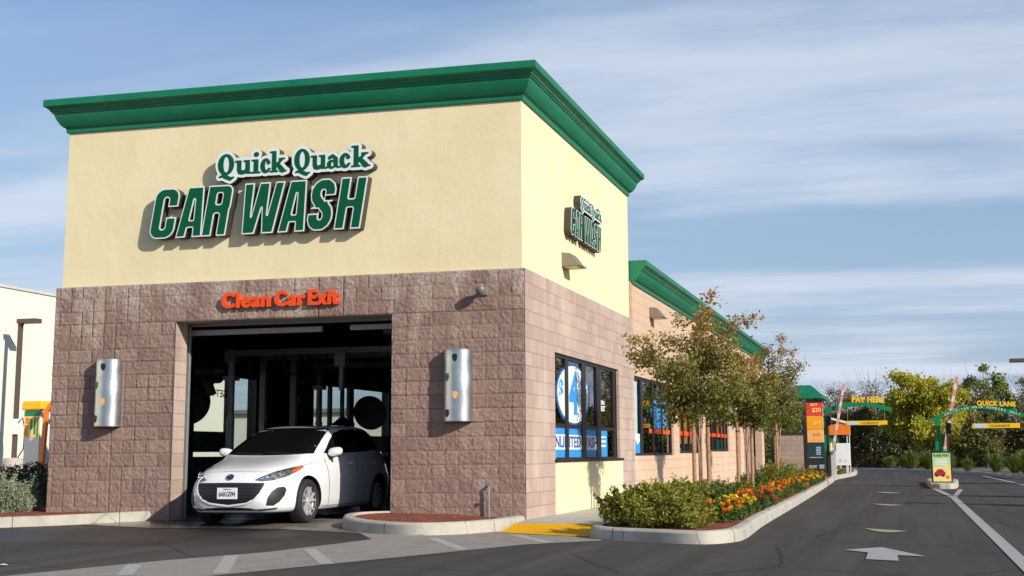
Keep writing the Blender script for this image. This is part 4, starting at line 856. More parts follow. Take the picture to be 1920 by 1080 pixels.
gr = patch('grille', [(-0.51, 0.595), (0, 0.6), (0.51, 0.595), (0.5, 0.54), (0.46, 0.45), (0.39, 0.375), (0.27, 0.325), (0, 0.295), (-0.27, 0.325), (-0.39, 0.375), (-0.46, 0.45), (-0.5, 0.54)], P_f, .003, M['carblack'], car, .05)
for z0 in (.345, .39, .435, .48, .525, .565):
    hw = np.interp(z0, [.295, .325, .375, .45, .54, .60], [.1, .26, .38, .45, .49, .50]); patch('grille_bar', [(-hw, z0-.007), (hw, z0-.007), (hw, z0+.007), (-hw, z0+.007)], P_f, .010, M['carblack'], gr, .05, .002)
lip = [(-0.515, 0.6), (-0.505, 0.54), (-0.465, 0.445), (-0.395, 0.367), (-0.27, 0.315), (0, 0.283), (0.27, 0.315), (0.395, 0.367), (0.465, 0.445), (0.505, 0.54), (0.515, 0.6)]; lip2 = [(-0.53, 0.606), (-0.52, 0.54), (-0.48, 0.437), (-0.405, 0.353), (-0.275, 0.3), (0, 0.268), (0.275, 0.3), (0.405, 0.353), (0.48, 0.437), (0.52, 0.54), (0.53, 0.606)]
patch('grille_lip', lip+lip2[::-1], P_f, .012, M['carpaint'], gr, .05, .004)
patch('bumper_vent', [(-.50, .178), (.50, .178), (.46, .215), (.34, .245), (.18, .256), (-.18, .256), (-.34, .245), (-.46, .215)], P_f, .003, M['carblack'], car, .06)
patch('hood_seam', [(-.50, .748), (0, .757), (.50, .748), (.50, .743), (0, .752), (-.50, .743)], P_f, .0012, M['dim_steel'], car, .05, .004)
for s_ in (1, -1): patch('hood_seam', [(34, .752), (42, .81), (50, .86), (57, .905), (60, .94), (60.8, .94), (57.8, .904), (50.8, .858), (42.8, .805), (34.6, .747)], (lambda t, z, s_=s_: P_t(s_*R(t), z)), .0012, M['dim_steel'], car, 3, .004, cz=.03)
M['badge'] = plain('badge_enamel', (.015, .02, .06), .25); M['plateink'] = plain('plate_ink', (.02, .03, .10), .5)
# plate and badge
pl_ = MB(); pa = .935; pl_.box(loc(Vector((pa, .155, .375))), loc(Vector((pa+.012, -.155, .532)))); plo = pl_.build('number_plate', M['decal_white'], car, bevel=.003)
obj('plate_number', place(fit(text_mesh('6AKG594', .08, .002, .02, .9), .25, .072), FRONT, (0, -pa-.0125, .445)), M['plateink'], plo)
obj('plate_state', place(fit(text_mesh('California', .03, .002, .01), .13, .020), FRONT, (0, -pa-.0125, .512)), M['redcar'], plo)
def ring_ell(mb, c, rx, rz, r, n=28, m_=8):
    vs = []; fs = []
    for i in range(n):
        t = 2*math.pi*i/n; e = Vector((math.cos(t), 0, math.sin(t)))
        for k in range(m_):
            q = 2*math.pi*k/m_; vs.append(c+Vector((math.cos(t)*(rx+r*math.cos(q)), r*math.sin(q), math.sin(t)*(rz+r*math.cos(q)))))
    for i in range(n):
        for k in range(m_): fs.append((i*m_+k, i*m_+(k+1) % m_, ((i+1) % n)*m_+(k+1) % m_, ((i+1) % n)*m_+k))
    mb.add(vs, fs)
c0 = loc(P_f(0, .672)); nb = (c0-loc(P_f(0, .655))).cross(Vector((1, 0, 0))).normalized(); nb = nb if nb.y < 0 else -nb
bd_ = MB(); bd_.lathe((0, 0, 0), (0, -1, 0), [(0, .004), (.056, .004), (.060, -.004)], 28); bo_ = bd_.build('badge', M['badge'], car); bo_.scale = (1, 1, .76); bo_.location = c0+nb*.006; bo_.rotation_euler = (Vector((0, -1, 0)).rotation_difference(nb)).to_euler()
rb = MB(); ring_ell(rb, Vector((0, -.006, 0)), .058, .058, .0065); rb.tube([(-.056, -.008, .004), (-.032, -.010, .028), (-.012, -.010, .012), (0, -.010, -.018), (.012, -.010, .012), (.032, -.010, .028), (.056, -.008, .004)], .0055, 6); rb.build('badge_ring', M['chrome'], bo_, angle=60)
# wheels
def wheel(a, s_, steer=0):
    rt = MB(); w2 = .105; cx_ = s_*.728; prof = [(.205, -w2*.8), (.235, -w2), (.29, -w2*1.02), (.31, -w2*.8), (.3165, -w2*.4), (.3165, w2*.4), (.31, w2*.8), (.29, w2*1.02), (.235, w2), (.205, w2*.8)]
    ty = MB(); ty.lathe((0, 0, 0), (s_, 0, 0), prof+[prof[0]], 48); 
    o = ty.build('wheel', M['tyre'], car, angle=35); o.location = (cx_, -a, .3165); o.rotation_euler = (0, 0, steer)
    rm = MB(); rm.lathe((0, 0, 0), (s_, 0, 0), [(.212, w2*.95), (.216, w2*.7), (.200, w2*.55), (.195, -w2*.2), (.195, -w2*.9), (.02, -w2*.9)], 40)
    hub = w2*.55
    for k in range(5):
        for dd in (-.15, .15):
            t = 2*math.pi*k/5+.3; t1 = t+dd*.35; t2 = t+dd*1.7
            p0 = Vector((s_*(hub+.010), math.cos(t1)*.03, math.sin(t1)*.03)); p1 = Vector((s_*(hub+.030), math.cos(t2)*.205, math.sin(t2)*.205)); d = (p1-p0); tn = Vector((s_, 0, 0)).cross(d).normalized()
            rm.obox((p0+p1)/2, d/2, tn*.0115, Vector((s_*.012, 0, 0)))
    rm.lathe((0, 0, 0), (s_, 0, 0), [(.055, hub-.02), (.052, hub+.03), (.03, hub+.038), (0, hub+.04)], 24)
    rm.build('rim', M['alloy'], o, angle=40, bevel=0)
    bk = MB(); bk.lathe((0, 0, 0), (s_, 0, 0), [(0, -.02), (.15, -.02), (.15, -.03)], 30); bk.build('brake_disc', M['dim_steel'], o)
for a in (0, -2.64):
    for s_ in (1, -1): wheel(a, s_, -.03 if a == 0 else 0)
wp_ = MB(); z1 = .985
for x0, x1 in ((.55, .02), (-.02, -.5)): wp_.tube([loc(P_f(x0, .99))+Vector((0, -.012, .006)), loc(P_f((x0+x1)/2, 1.0))+Vector((0, -.016, .008)), loc(P_f(x1, 1.015))+Vector((0, -.016, .008))], .008, 6)
wp_.build('wiper', M['carblack'], car)
bl = MB(); bl.box((-.62, -.55, .20), (.62, 3.3, .45)); bl.build('underbody', M['carblack'], car)

# ------------------------------------------------------------------ plants
def leaf_cloud(pts, size, seed=0, aspect=.5, flat=0., jitter=.3, rnd=None):
    """one folded leaf blade at each point"""
    r = np.random.default_rng(seed); n = len(pts); P = np.asarray(pts, float)
    d = r.normal(size=(n, 3)); d[:, 2] = d[:, 2]*(1-flat); d /= np.linalg.norm(d, axis=1)[:, None]
    u = r.normal(size=(n, 3)); u -= d*(u*d).sum(1)[:, None]; u /= np.linalg.norm(u, axis=1)[:, None]; w = np.cross(d, u)
    s = size*(1+jitter*r.normal(size=n)).clip(.4, 1.8)[:, None]
    a = P-d*s*.5; b_ = P+d*s*.5; c = P+u*s*aspect*.5+w*s*.10; e = P-u*s*aspect*.5+w*s*.10
    V = np.stack([a, c, b_, e], 1).reshape(-1, 3); rv = r.random(n) if rnd is None else rnd
    return V, np.repeat(rv, 4)
def leaf_obj(name, V, rv, mat, parent=None, kind=None):
    me = bpy.data.meshes.new(name); n = len(V)//4; me.vertices.add(len(V)); me.vertices.foreach_set('co', np.asarray(V, np.float32).reshape(-1))
    me.loops.add(4*n); me.loops.foreach_set('vertex_index', np.arange(4*n, dtype=np.int32)); me.polygons.add(n); me.polygons.foreach_set('loop_start', np.arange(0, 4*n, 4, dtype=np.int32)); me.polygons.foreach_set('loop_total', np.full(n, 4, np.int32))
    at = me.attributes.new('rnd', 'FLOAT', 'POINT'); at.data.foreach_set('value', np.asarray(rv, np.float32)); me.update(); me.validate()
    o = obj(name, me, mat, parent); return tag(o, kind=kind) if kind else o
def blob(r, c, rad, n, shell=.55, squash=1.):
    d = r.normal(size=(n, 3)); d /= np.linalg.norm(d, axis=1)[:, None]; q = (shell+(1-shell)*r.random(n))[:, None]**.7
    return np.array(c)+d*q*np.array([rad, rad, rad*squash])
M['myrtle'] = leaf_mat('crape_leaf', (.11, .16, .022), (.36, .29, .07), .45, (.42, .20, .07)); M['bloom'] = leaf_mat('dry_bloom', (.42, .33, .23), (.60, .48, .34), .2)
M['shrub'] = leaf_mat('shrub_leaf', (.085, .125, .016), (.33, .34, .05), .35, (.42, .26, .05)); M['dshrub'] = leaf_mat('dark_shrub_leaf', (.045, .085, .018), (.14, .18, .035), .3)
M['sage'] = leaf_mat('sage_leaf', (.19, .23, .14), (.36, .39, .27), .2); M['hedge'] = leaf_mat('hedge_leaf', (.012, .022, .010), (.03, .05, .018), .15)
M['marig'] = leaf_mat('marigold_leaf', (.04, .09, .015), (.10, .16, .03), .25); M['orangeb'] = leaf_mat('orange_bloom', (.80, .20, .008), (.90, .38, .015), .3); M['yellowb'] = leaf_mat('yellow_bloom', (.85, .55, .01), (.92, .70, .03), .25); M['rust'] = leaf_mat('rust_bloom', (.40, .06, .015), (.75, .15, .02), .25)
M['t_yellow'] = leaf_mat('yellow_autumn_leaf', (.30, .33, .045), (.64, .58, .07), .4, (.66, .46, .04)); M['t_green'] = leaf_mat('far_green_leaf', (.08, .13, .025), (.26, .30, .07), .3); M['t_dark'] = leaf_mat('dark_tree_leaf', (.075, .090, .028), (.22, .21, .07), .4, (.28, .18, .08)); M['t_grey'] = leaf_mat('grey_twig_leaf', (.17, .155, .095), (.32, .28, .19), .3, (.24, .12, .07)); M['fern'] = leaf_mat('grass_clump_leaf', (.06, .11, .02), (.22, .28, .06), .3)

def myrtle(x, y, h, arms, seed, label, nleaf=9000, zc=1.35):
    r = np.random.default_rng(seed); t = empty('young_tree', (x, y, .15), 0, label, 'tree', 'young staked trees in the island bed')
    tr = MB(); tips = []
    for k in range(3):
        a = 2*math.pi*k/3+seed; px_, py_ = .015*math.cos(a), .015*math.sin(a); top = Vector((.09*math.cos(a), .09*math.sin(a), zc+.25)); mid = Vector((.02*math.cos(a+1), .02*math.sin(a+1), zc*.7))
        tr.tube([(px_, py_, -.05), mid, top], [.020, .018, .012], 7); tips.append(top)
    for (dx, dy, dz) in arms:
        b0 = tips[int(r.integers(3))]; e = Vector((dx, dy, dz)); m_ = b0.lerp(e, .5)+Vector((0, 0, .12)); tr.tube([b0, m_, e], [.014, .009, .004], 5)
    tr.build('trunk', M['bark'], t, smooth=True)
    pts = []; bl = []
    for (dx, dy, dz) in arms:
        e = np.array([dx, dy, dz]); b0 = np.array([0, 0, zc+.25])
        for k in range(5):
            f = .45+.14*k; c = b0*(1-f)+e*f+np.array([0, 0, .10*math.sin(f*3)]); c = c+r.normal(size=3)*.06
            m_ = int(nleaf/len(arms)/5); d = r.normal(size=(m_, 3))*np.array([.105, .105, .085])*(1.15-.25*f); pts.append(c+d)
            if r.random() < .48: bl.append(c+np.array([0, 0, .08])+r.normal(size=(60, 3))*.045)
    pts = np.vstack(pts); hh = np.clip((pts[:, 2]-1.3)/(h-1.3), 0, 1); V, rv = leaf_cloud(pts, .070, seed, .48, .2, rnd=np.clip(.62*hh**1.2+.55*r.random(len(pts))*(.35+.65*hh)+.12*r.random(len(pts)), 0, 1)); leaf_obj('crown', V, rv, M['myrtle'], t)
    if bl: V, rv = leaf_cloud(np.vstack(bl), .03, seed+1, .8); leaf_obj('dry_flowers', V, rv, M['bloom'], t)
    return t
def stake(x, y, h, label):
    o = empty('tree_stake', (x, y, .12), 0, label, 'stake', 'wooden tree stakes'); m_ = MB(); m_.cyl((0, 0, 0), (0, 0, h), .033, .031, 12); m_.build('pole', M['wood'], o, angle=40)
    m_ = MB(); m_.lathe((0, 0, h-.25), (0, 0, 1), [(.036, 0), (.036, .03)], 12); m_.build('tie', M['black'], o)
A1 = [(-1.05, -.2, 2.75), (-.85, .3, 2.55), (-1.1, .1, 2.45), (-.6, -.3, 2.15), (-.75, .2, 1.75), (-.35, -.35, 2.7), (0, 0, 3.0), (.25, .1, 3.32), (.1, -.3, 3.1), (.45, .3, 2.95), (.75, .1, 3.05), (.55, -.2, 2.6), (.6, .3, 2.2), (.35, -.4, 1.9), (-.1, -.5, 2.2), (-.35, .5, 2.0), (.05, .55, 2.4), (-.5, 0, 1.5), (0, -.2, 1.45), (.45, .1, 1.5), (-.2, .1, 1.8), (.2, .5, 2.8), (-.3, .4, 2.9), (.65, -.1, 1.85)]
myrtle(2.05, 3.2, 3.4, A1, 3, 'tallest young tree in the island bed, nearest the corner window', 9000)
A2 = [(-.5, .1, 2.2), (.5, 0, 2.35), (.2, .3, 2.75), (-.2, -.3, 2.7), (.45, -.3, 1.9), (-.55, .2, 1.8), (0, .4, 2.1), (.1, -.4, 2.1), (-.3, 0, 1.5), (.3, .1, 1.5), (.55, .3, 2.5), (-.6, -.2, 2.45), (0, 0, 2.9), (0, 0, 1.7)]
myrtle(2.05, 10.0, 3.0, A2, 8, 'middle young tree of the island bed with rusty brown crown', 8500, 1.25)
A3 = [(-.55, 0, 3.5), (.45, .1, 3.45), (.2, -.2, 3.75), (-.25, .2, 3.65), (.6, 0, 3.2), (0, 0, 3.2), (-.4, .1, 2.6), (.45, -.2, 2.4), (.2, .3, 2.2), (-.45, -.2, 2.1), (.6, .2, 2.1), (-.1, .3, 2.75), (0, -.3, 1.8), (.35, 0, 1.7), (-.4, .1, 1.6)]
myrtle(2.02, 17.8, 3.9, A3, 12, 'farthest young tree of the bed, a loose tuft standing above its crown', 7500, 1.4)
stake(1.97, 3.05, 1.75, 'tree stake on the window side of the tallest young tree'); stake(2.16, 3.35, 1.6, 'tree stake on the lane side of the tallest young tree')
stake(1.88, 9.8, 1.6, 'tree stake on the window side of the middle young tree'); stake(2.14, 10.1, 1.7, 'tree stake on the lane side of the middle young tree')
stake(2.0, 17.5, 1.7, 'single tree stake at the farthest young tree')

def shrub(x, y, r_, h, mat, seed, label, n=6000, size=.045, name='shrub', group='low shrubs in the island bed', cat='shrub', z0=.15):
    r = np.random.default_rng(seed); t = empty(name, (x, y, z0), 0, label, cat, group); pts = []; k = 26
    for i in range(k):
        a = r.random()*6.28; q = math.sqrt(r.random())*r_*.78; zc = (.18+.62*r.random()*(1-(q/r_)**2*.6))*h
        pts.append(blob(r, (q*math.cos(a), q*math.sin(a), zc), r_*.30, n//k, .35, min(1.2, h/r_*.9)))
    # upright sprays break the outline
    for i in range(22):
        a = r.random()*6.28; q = r.random()*r_*.85; b0 = np.array([q*math.cos(a), q*math.sin(a), h*.5]); e = b0+np.array([.12*math.cos(a), .12*math.sin(a), h*(.42+.30*r.random())*(1-.4*q/r_)])
        f = r.random(n//130)[:, None]; pts.append(b0*(1-f)+e*f+r.normal(size=(len(f), 3))*.018)
    P = np.vstack(pts); P = P[P[:, 2] > .01]; V, rv = leaf_cloud(P, size, seed, .5, .1); leaf_obj('foliage', V, rv, M[mat], t)
    st = MB()
    for i in range(6): a = i*1.05; st.tube([(0.02*math.cos(a), .02*math.sin(a), -.05), (r_*.3*math.cos(a), r_*.3*math.sin(a), h*.4), (r_*.5*math.cos(a+.2), r_*.5*math.sin(a+.2), h*.7)], [.012, .008, .004], 5)
    st.build('stems', M['bark'], t); return t
shrub(1.92, -1.85, .48, .46, 'shrub', 21, 'olive green shrub on the corner of the kerb nearest the yellow ramp', 9000)
shrub(2.55, -2.35, .58, .40, 'shrub', 22, 'olive green shrub at the kerb corner closest to the lane arrow', 9500)
shrub(2.15, -1.0, .55, .52, 'shrub', 23, 'olive green shrub just behind the two corner shrubs', 8500)
shrub(2.20, .30, .44, .50, 'shrub', 24, 'green shrub with upright sprays before the tallest young tree', 7500)
shrub(1.85, 1.4, .42, .48, 'shrub', 25, 'green shrub on the window side of the tallest tree stake', 5000)
shrub(2.36, 2.5, .34, .38, 'dshrub', 26, 'darker shrub beside the stakes of the tallest young tree', 5000)
shrub(1.90, 5.4, .44, .42, 'dshrub', 27, 'dark shrub between the tallest and the middle young tree', 5000)
shrub(2.25, 7.4, .38, .34, 'shrub', 28, 'low green shrub in front of the middle young tree', 4000)
shrub(1.9, 12.5, .45, .45, 'dshrub', 29, 'dark shrub just past the middle young tree', 4000)
shrub(2.2, 15.2, .5, .66, 'shrub', 30, 'bright green shrub before the farthest young tree', 4000)
shrub(1.9, 19.5, .6, .60, 'dshrub', 31, 'dark green shrub behind the farthest young tree', 4000)
shrub(2.2, 22.3, .55, .5, 'shrub', 32, 'green shrub near the black menu board post', 4000)
def flowers(x, y, r_, kind, seed, label, h=.30):
    r = np.random.default_rng(seed); t = empty('flower_plant', (x, y, .15), 0, label, 'flowers', 'bedding flowers along the island kerb')
    P = blob(r, (0, 0, h*.42), r_, 700, .3, h/r_*.55); P = P[P[:, 2] > .0]; V, rv = leaf_cloud(P, .04, seed, .5); leaf_obj('foliage', V, rv, M['marig'], t)
    pts = []
    for i in range(10):
        a = r.random()*6.28; q = math.sqrt(r.random())*r_; c = np.array([q*math.cos(a), q*math.sin(a), h*(.70+.35*r.random())-.25*h*(q/r_)**2]); d = r.normal(size=(26, 3)); d /= np.linalg.norm(d, axis=1)[:, None]; pts.append(c+d*np.array([.030, .030, .022]))
    V, rv = leaf_cloud(np.vstack(pts), .030, seed+5, .9); leaf_obj('blossom', V, rv, M[kind], t); return t
FL = [(2.95, -1.15, .22, 'orangeb'), (3.03, -.45, .16, 'orangeb'), (2.78, -.55, .18, 'orangeb'), (3.02, .55, .18, 'yellowb'), (2.92, 1.5, .26, 'yellowb'), (2.70, 1.15, .15, 'yellowb'), (3.04, 2.4, .20, 'rust'), (2.85, 3.4, .25, 'rust'), (2.72, 4.6, .28, 'orangeb'), (3.0, 4.3, .18, 'rust'), (2.65, 5.8, .28, 'rust'), (2.95, 5.6, .2, 'orangeb'), (2.8, 7.0, .25, 'rust'), (2.55, 8.8, .28, 'orangeb'), (2.88, 8.4, .25, 'orangeb'), (2.7, 10.6, .3, 'rust'), (2.88, 12.0, .25, 'orangeb'), (2.5, 12.2, .3, 'orangeb'), (2.75, 14.2, .3, 'orangeb'), (2.55, 16.6, .32, 'orangeb'), (2.8, 18.2, .3, 'yellowb'), (2.45, 20.4, .35, 'orangeb'), (2.7, 21.8, .3, 'orangeb'), (2.4, 24.2, .38, 'yellowb'), (2.55, 26.2, .35, 'orangeb'), (2.15, 27.5, .35, 'orangeb'), (2.0, 30.5, .35, 'orangeb'), (2.35, 35.5, .35, 'yellowb'), (2.55, 37.5, .3, 'orangeb')]
cn = {'orangeb': 'orange', 'yellowb': 'yellow', 'rust': 'rusty red'}; wh = ['beside the corner shrubs', 'right at the kerb past the corner shrubs', 'tucked against the corner shrubs', 'at the kerb before the yellow group', 'fullest of the yellow group by the kerb', 'small and close to the shrub sprays', 'at the kerb just past the yellow group', 'level with the tallest young tree', 'just past the tallest young tree', 'small, at the kerb past the tallest tree', 'a few steps past the tallest tree', 'between two rusty plants at the kerb', 'halfway between the first two trees', 'in front of the middle young tree', 'at the kerb in front of the middle tree', 'level with the middle young tree', 'at the kerb past the middle tree', 'behind the kerb past the middle tree', 'between the middle and farthest trees', 'in front of the farthest young tree', 'level with the farthest young tree', 'a little past the farthest tree', 'at the kerb past the farthest tree', 'wide, short of the menu board', 'below the coloured menu panels', 'at the foot of the black menu post', 'behind the menu board', 'past the barrier by the white sign', 'near the end of the bed under the white sign']
for i, ((x, y, r_, k), w_) in enumerate(zip(FL, wh)): flowers(x, y, r_, k, 50+i, cn[k]+' flowers '+w_)
shrub(-8.62, .02, .62, .66, 'sage', 40, 'rounded grey green bush on the red mulch by the front pier', 16000, .035, 'sage_bush', None, 'bush', .12)
def hedge_(name, x0, x1, y0, y1, h, mat, seed, label, n=14000, size=.05):
    r = np.random.default_rng(seed); P = np.stack([r.uniform(x0, x1, n), r.uniform(y0, y1, n), r.uniform(.1, h, n)], 1); P[:, 2] += .08*np.sin(P[:, 0]*3)*np.cos(P[:, 1]*2.3)
    t = empty(name, (0, 0, .05), 0, label, 'hedge'); V, rv = leaf_cloud(P, size, seed, .5); leaf_obj('foliage', V, rv, M[mat], t)
    c = MB(); c.box((x0+.1, y0+.1, 0), (x1-.1, y1-.1, h-.15)); c.build('stems', M['hedge'], t)
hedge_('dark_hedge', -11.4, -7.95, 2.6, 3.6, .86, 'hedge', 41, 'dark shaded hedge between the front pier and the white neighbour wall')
def big_tree(x, y, h, rad, mat, seed, label, n=9000, size=.22, zc=.35, bark='greybark', squash=1.35, name='tree', group='trees beyond the drive', lumps=40, twig=0, z0=.1):
    r = np.random.default_rng(seed); t = empty(name, (x, y, z0), 0, label, 'tree', group); tr = MB(); pts = []; c0 = np.array([0, 0, h*(zc+(1-zc)/2)]); hz = h*(1-zc)/2
    tr.tube([(0, 0, -.2), (.1, 0, h*.3), (.05, .1, h*.55), (0, 0, h*.8)], [h*.022, h*.018, h*.012, h*.005], 8)
    for i in range(lumps):
        d = r.normal(size=3); d /= np.linalg.norm(d); q = r.random()**.45; c = c0+d*q*np.array([rad*.86, rad*.86, hz*.88]); lr = rad*(.13+.24*r.random())
        m_ = n//lumps; g = r.normal(size=(m_, 3)); g *= lr*.55; g[:, 2] *= .75; pts.append(c+g)
        if i % 2 == 0: b0 = Vector((0, 0, h*(.28+.35*r.random()))); tr.tube([b0, b0.lerp(Vector(c), .5)+Vector((0, 0, .15*rad)), Vector(c)], [h*.009, h*.006, h*.002], 5)
    for i in range(twig):
        a = r.random()*6.28; q = rad*(.3+.7*r.random()); b0 = Vector((q*.4*math.cos(a), q*.4*math.sin(a), h*(.45+.3*r.random()))); e = Vector((q*math.cos(a), q*math.sin(a), h*(.75+.30*r.random()))); tr.tube([b0, b0.lerp(e, .5)+Vector((0, 0, .1)), e], [.022, .013, .004], 4)
    tr.build('trunk', M[bark], t, smooth=True); V, rv = leaf_cloud(np.vstack(pts), size, seed, .6); leaf_obj('crown', V, rv, M[mat], t); return t
BT = [(-2.5, 78, 4.8, 2.2, 't_dark', 'dark low tree seen between the green canopy roof and the building', 6000, 20), (1.0, 74, 5.6, 2.0, 't_grey', 'bare grey brown tree behind the green canopy roof', 4200, 70), (3.2, 76, 6.5, 2.1, 't_grey', 'taller grey brown thinly leaved tree behind the pay arch', 4200, 80),
      (2.1, 66, 4.4, 1.8, 't_dark', 'dark green tree behind the orange booth', 7000, 10), (4.9, 68, 4.6, 1.7, 't_dark', 'dark tree in the shade under the pay arch', 6500, 10),
      (5.6, 63, 5.9, 1.7, 't_yellow', 'yellow autumn tree right behind the pay arch lettering', 11000, 25), (7.2, 62, 5.5, 1.6, 't_yellow', 'fullest bright yellow autumn tree between the two arches', 12000, 25), (8.3, 66, 4.9, 1.2, 't_yellow', 'small yellow tree beside the raised arm of the quick lane', 5200, 25),
      (9.2, 70, 5.6, 1.5, 't_dark', 'dark tree behind the green post of the quick lane arch', 6000, 20), (10.2, 72, 6.6, 1.4, 't_green', 'tall pale green tree behind the quick lane lettering', 7500, 20), (11.3, 74, 5.9, 1.3, 't_green', 'rounded green tree beside the tall pale green one', 6500, 20),
      (12.7, 68, 5.5, 1.7, 't_grey', 'grey brown tree at the edge of the view past the quick lane sign', 4200, 70), (11.4, 60, 3.6, 1.8, 't_dark', 'low dark tree under the quick lane arch', 6500, 0), (14.4, 62, 5.4, 2.0, 't_dark', 'dark tree standing under the distant lamp head', 6000, 30), (9.4, 58, 3.0, 1.4, 't_dark', 'low dark tree behind the please wait board', 5000, 0), (7.0, 60, 3.1, 1.4, 't_yellow', 'low olive yellow tree between barrier and please wait board', 6000, 0), (-1.2, 70, 3.8, 2.0, 't_dark', 'low dark tree behind the block wing wall', 5000, 0)]
for i, (x, y, h, rad, mt, lb, n, tw) in enumerate(BT): big_tree(x, y, h, rad, mt, 100+i, lb, n, .17 if mt != 't_grey' else .12, .12 if h < 5 else .18, twig=tw//2)
r5 = np.random.default_rng(77)
und = np.stack([r5.uniform(-8, 26, 52000), r5.uniform(64, 76, 52000), r5.random(52000)**1.3*2.4+.1], 1); V, rv = leaf_cloud(und, .2, 9, .6); o = leaf_obj('undergrowth', V, rv, M['t_dark'], None); tag(o, kind='stuff')
def clump(x, y, r_, h, seed, label, mat='fern', n=420):
    r = np.random.default_rng(seed); t = empty('grass_clump', (x, y, .1), 0, label, 'plant', 'grassy clumps along the far kerb'); V = []; rv = []
    for i in range(n):
        a = r.random()*6.28; q = r.random(); b0 = Vector((.25*r_*q*math.cos(a), .25*r_*q*math.sin(a), 0)); e = b0+Vector((r_*q*math.cos(a), r_*q*math.sin(a), h*(1-.35*q*q)*(.75+.3*r.random()))); m_ = b0.lerp(e, .55)+Vector((0, 0, h*.14)); s_ = Vector((-math.sin(a), math.cos(a), 0))*.022; c = r.random()
        V += [b0-s_, b0+s_, m_+s_, m_-s_, m_-s_, m_+s_, e+s_*.15, e-s_*.15]; rv += [c]*8
    leaf_obj('blades', np.array([tuple(v) for v in V]), rv, M[mat], t)
CL = [(5.5, 56.5, .75, 1.0), (6.4, 53.5, .7, .95), (7.2, 50.8, .6, .85), (8.0, 47.5, .4, .6), (9.05, 44, .55, .85), (9.6, 41, .55, .8), (9.9, 38.5, .7, 1.0), (10.6, 35.5, .75, 1.05), (11.2, 33, .8, 1.1), (4.4, 59, .6, .7), (10.3, 44, .7, 1.0), (12.0, 36, .8, 1.15)]
cl = ['in front of the yellow trees', 'between the yellow trees and the lane island', 'just short of the please wait board', 'small, right behind the please wait board', 'first past the green arch post', 'second past the green arch post', 'at the kerb below the hanging yellow bar', 'where the kerb bends away', 'by the kerb at the edge of the view', 'low, beside the white sign', 'behind the kerb clumps past the arch post', 'tall, behind the bend of the kerb']
for i, ((x, y, r_, h), w_) in enumerate(zip(CL, cl)): clump(x, y, r_, h, 200+i, 'bright green grassy clump '+w_)

# ------------------------------------------------------------------ left of the building
nb_ = empty('neighbour_building', (-22, 0, 0), 0, 'large plain cream building next door behind the lamp post', 'building')
p = MB(); p.box((-20, -25, 0), (0, 33, 6.38)); p.build('wall', M['white_wall'], nb_)
p = MB(); p.box((-20.06, -25.06, 6.38), (.05, 33.06, 6.46)); p.build('coping', plain('pale_coping', (.55, .54, .50), .7), nb_)
p = MB(); p.box((.0, 8, 0), (.05, 33, .3)); p.build('base_course', M['gutter'], nb_)
lb = empty('low_building', (-24, 66, 0), 0, 'low pale building far beyond, glimpsed through the bay windows', 'building')
p = MB(); p.box((-26, 0, 0), (16, 14, 3.9)); p.build('wall', M['white_wall'], lb); p = MB(); p.box((-26.3, -.3, 3.9), (16.3, 14.3, 4.15)); p.build('roof_edge', M['dim_steel'], lb)
lp_ = empty('lamp_post', (-21.2, 17.8, .03), 0, 'brown lamp post on a round concrete base before the cream building', 'lamp post')
M['brownpost'] = plain('brown_post_paint', (.10, .065, .045), .5)
p = MB(); p.lathe((0, 0, 0), (0, 0, 1), [(0, 0), (.33, 0), (.31, .9), (.29, 1.02), (.26, 1.04), (0, 1.04)], 28); p.build('base', M['curb'], lp_, angle=35)
p = MB(); p.box((-.06, -.06, 1.04), (.06, .06, 5.25)); p.build('pole', M['brownpost'], lp_, bevel=.006)
p = MB(); p.box((-.05, -.16, 5.16), (.64, .16, 5.30)); p.box((-.02, -.04, 5.1), (.1, .04, 5.2)); p.build('lamp_head', M['brownpost'], lp_, bevel=.012)
p = MB(); p.box((-.12, -.16, 1.75), (.16, -.06, 2.22)); p.build('junction_box', M['white'], lp_, bevel=.01)
p = MB(); p.tube([(.16, -.1, 2.1), (.32, -.12, 2.25), (.42, -.12, 1.9), (.40, -.12, 1.3), (.2, -.12, 1.02)], .02, 6); p.build('cable', M['black'], lp_)
ks = empty('vending_column', (-17.78, 14.0, .03), 0, 'white column with yellow cap and green and yellow poster beside the orange frame', 'vending column')
p = MB(); p.box((-.24, -.24, 0), (.24, .24, 2.32)); p.build('body', M['white'], ks, bevel=.02)
p = MB(); p.box((-.31, -.31, 2.32), (.31, .31, 2.57)); p.build('cap', M['yellow'], ks, bevel=.04)
p = MB(); p.box((-.25, -.253, 1.58), (.25, -.243, 2.30)); o = p.build('poster', M['pale_yellow'], ks)
q = MB(); q.box((-.25, -.258, 2.16), (.25, -.254, 2.30)); q.build('green_band', M['leafgreen'], o)
for k_, (x0, z0, w_, h_, mt) in enumerate(((-.22, 1.62, .10, .30, 'orange2'), (-.20, 1.96, .12, .16, 'orange2'), (.06, 1.66, .06, .46, 'leafgreen'), (-.06, 1.80, .07, .30, 'leafgreen'), (.15, 1.62, .05, .5, 'leafgreen'))):
    q = MB(); q.box((x0, -.258, z0), (x0+w_, -.2535, z0+h_)); q.build('poster_mark', M[mt], o)
of = empty('vacuum_stand', (-17.0, 13.2, .03), 0, 'orange tubular frame standing at the edge of the block pier', 'frame')
p = MB(); p.tube([(-.12, 0, .05), (-.02, 0, 1.2), (.03, 0, 2.25), (.42, 0, 2.78), (1.2, 0, 2.95)], .075, 4); p.tube([(.4, .6, .02), (.42, .6, 2.6)], .07, 4); p.build('post', M['orange2'], of)
p = MB(); p.box((-.9, -.12, .02), (.1, .12, .12)); p.build('foot', M['orange2'], of, bevel=.02)
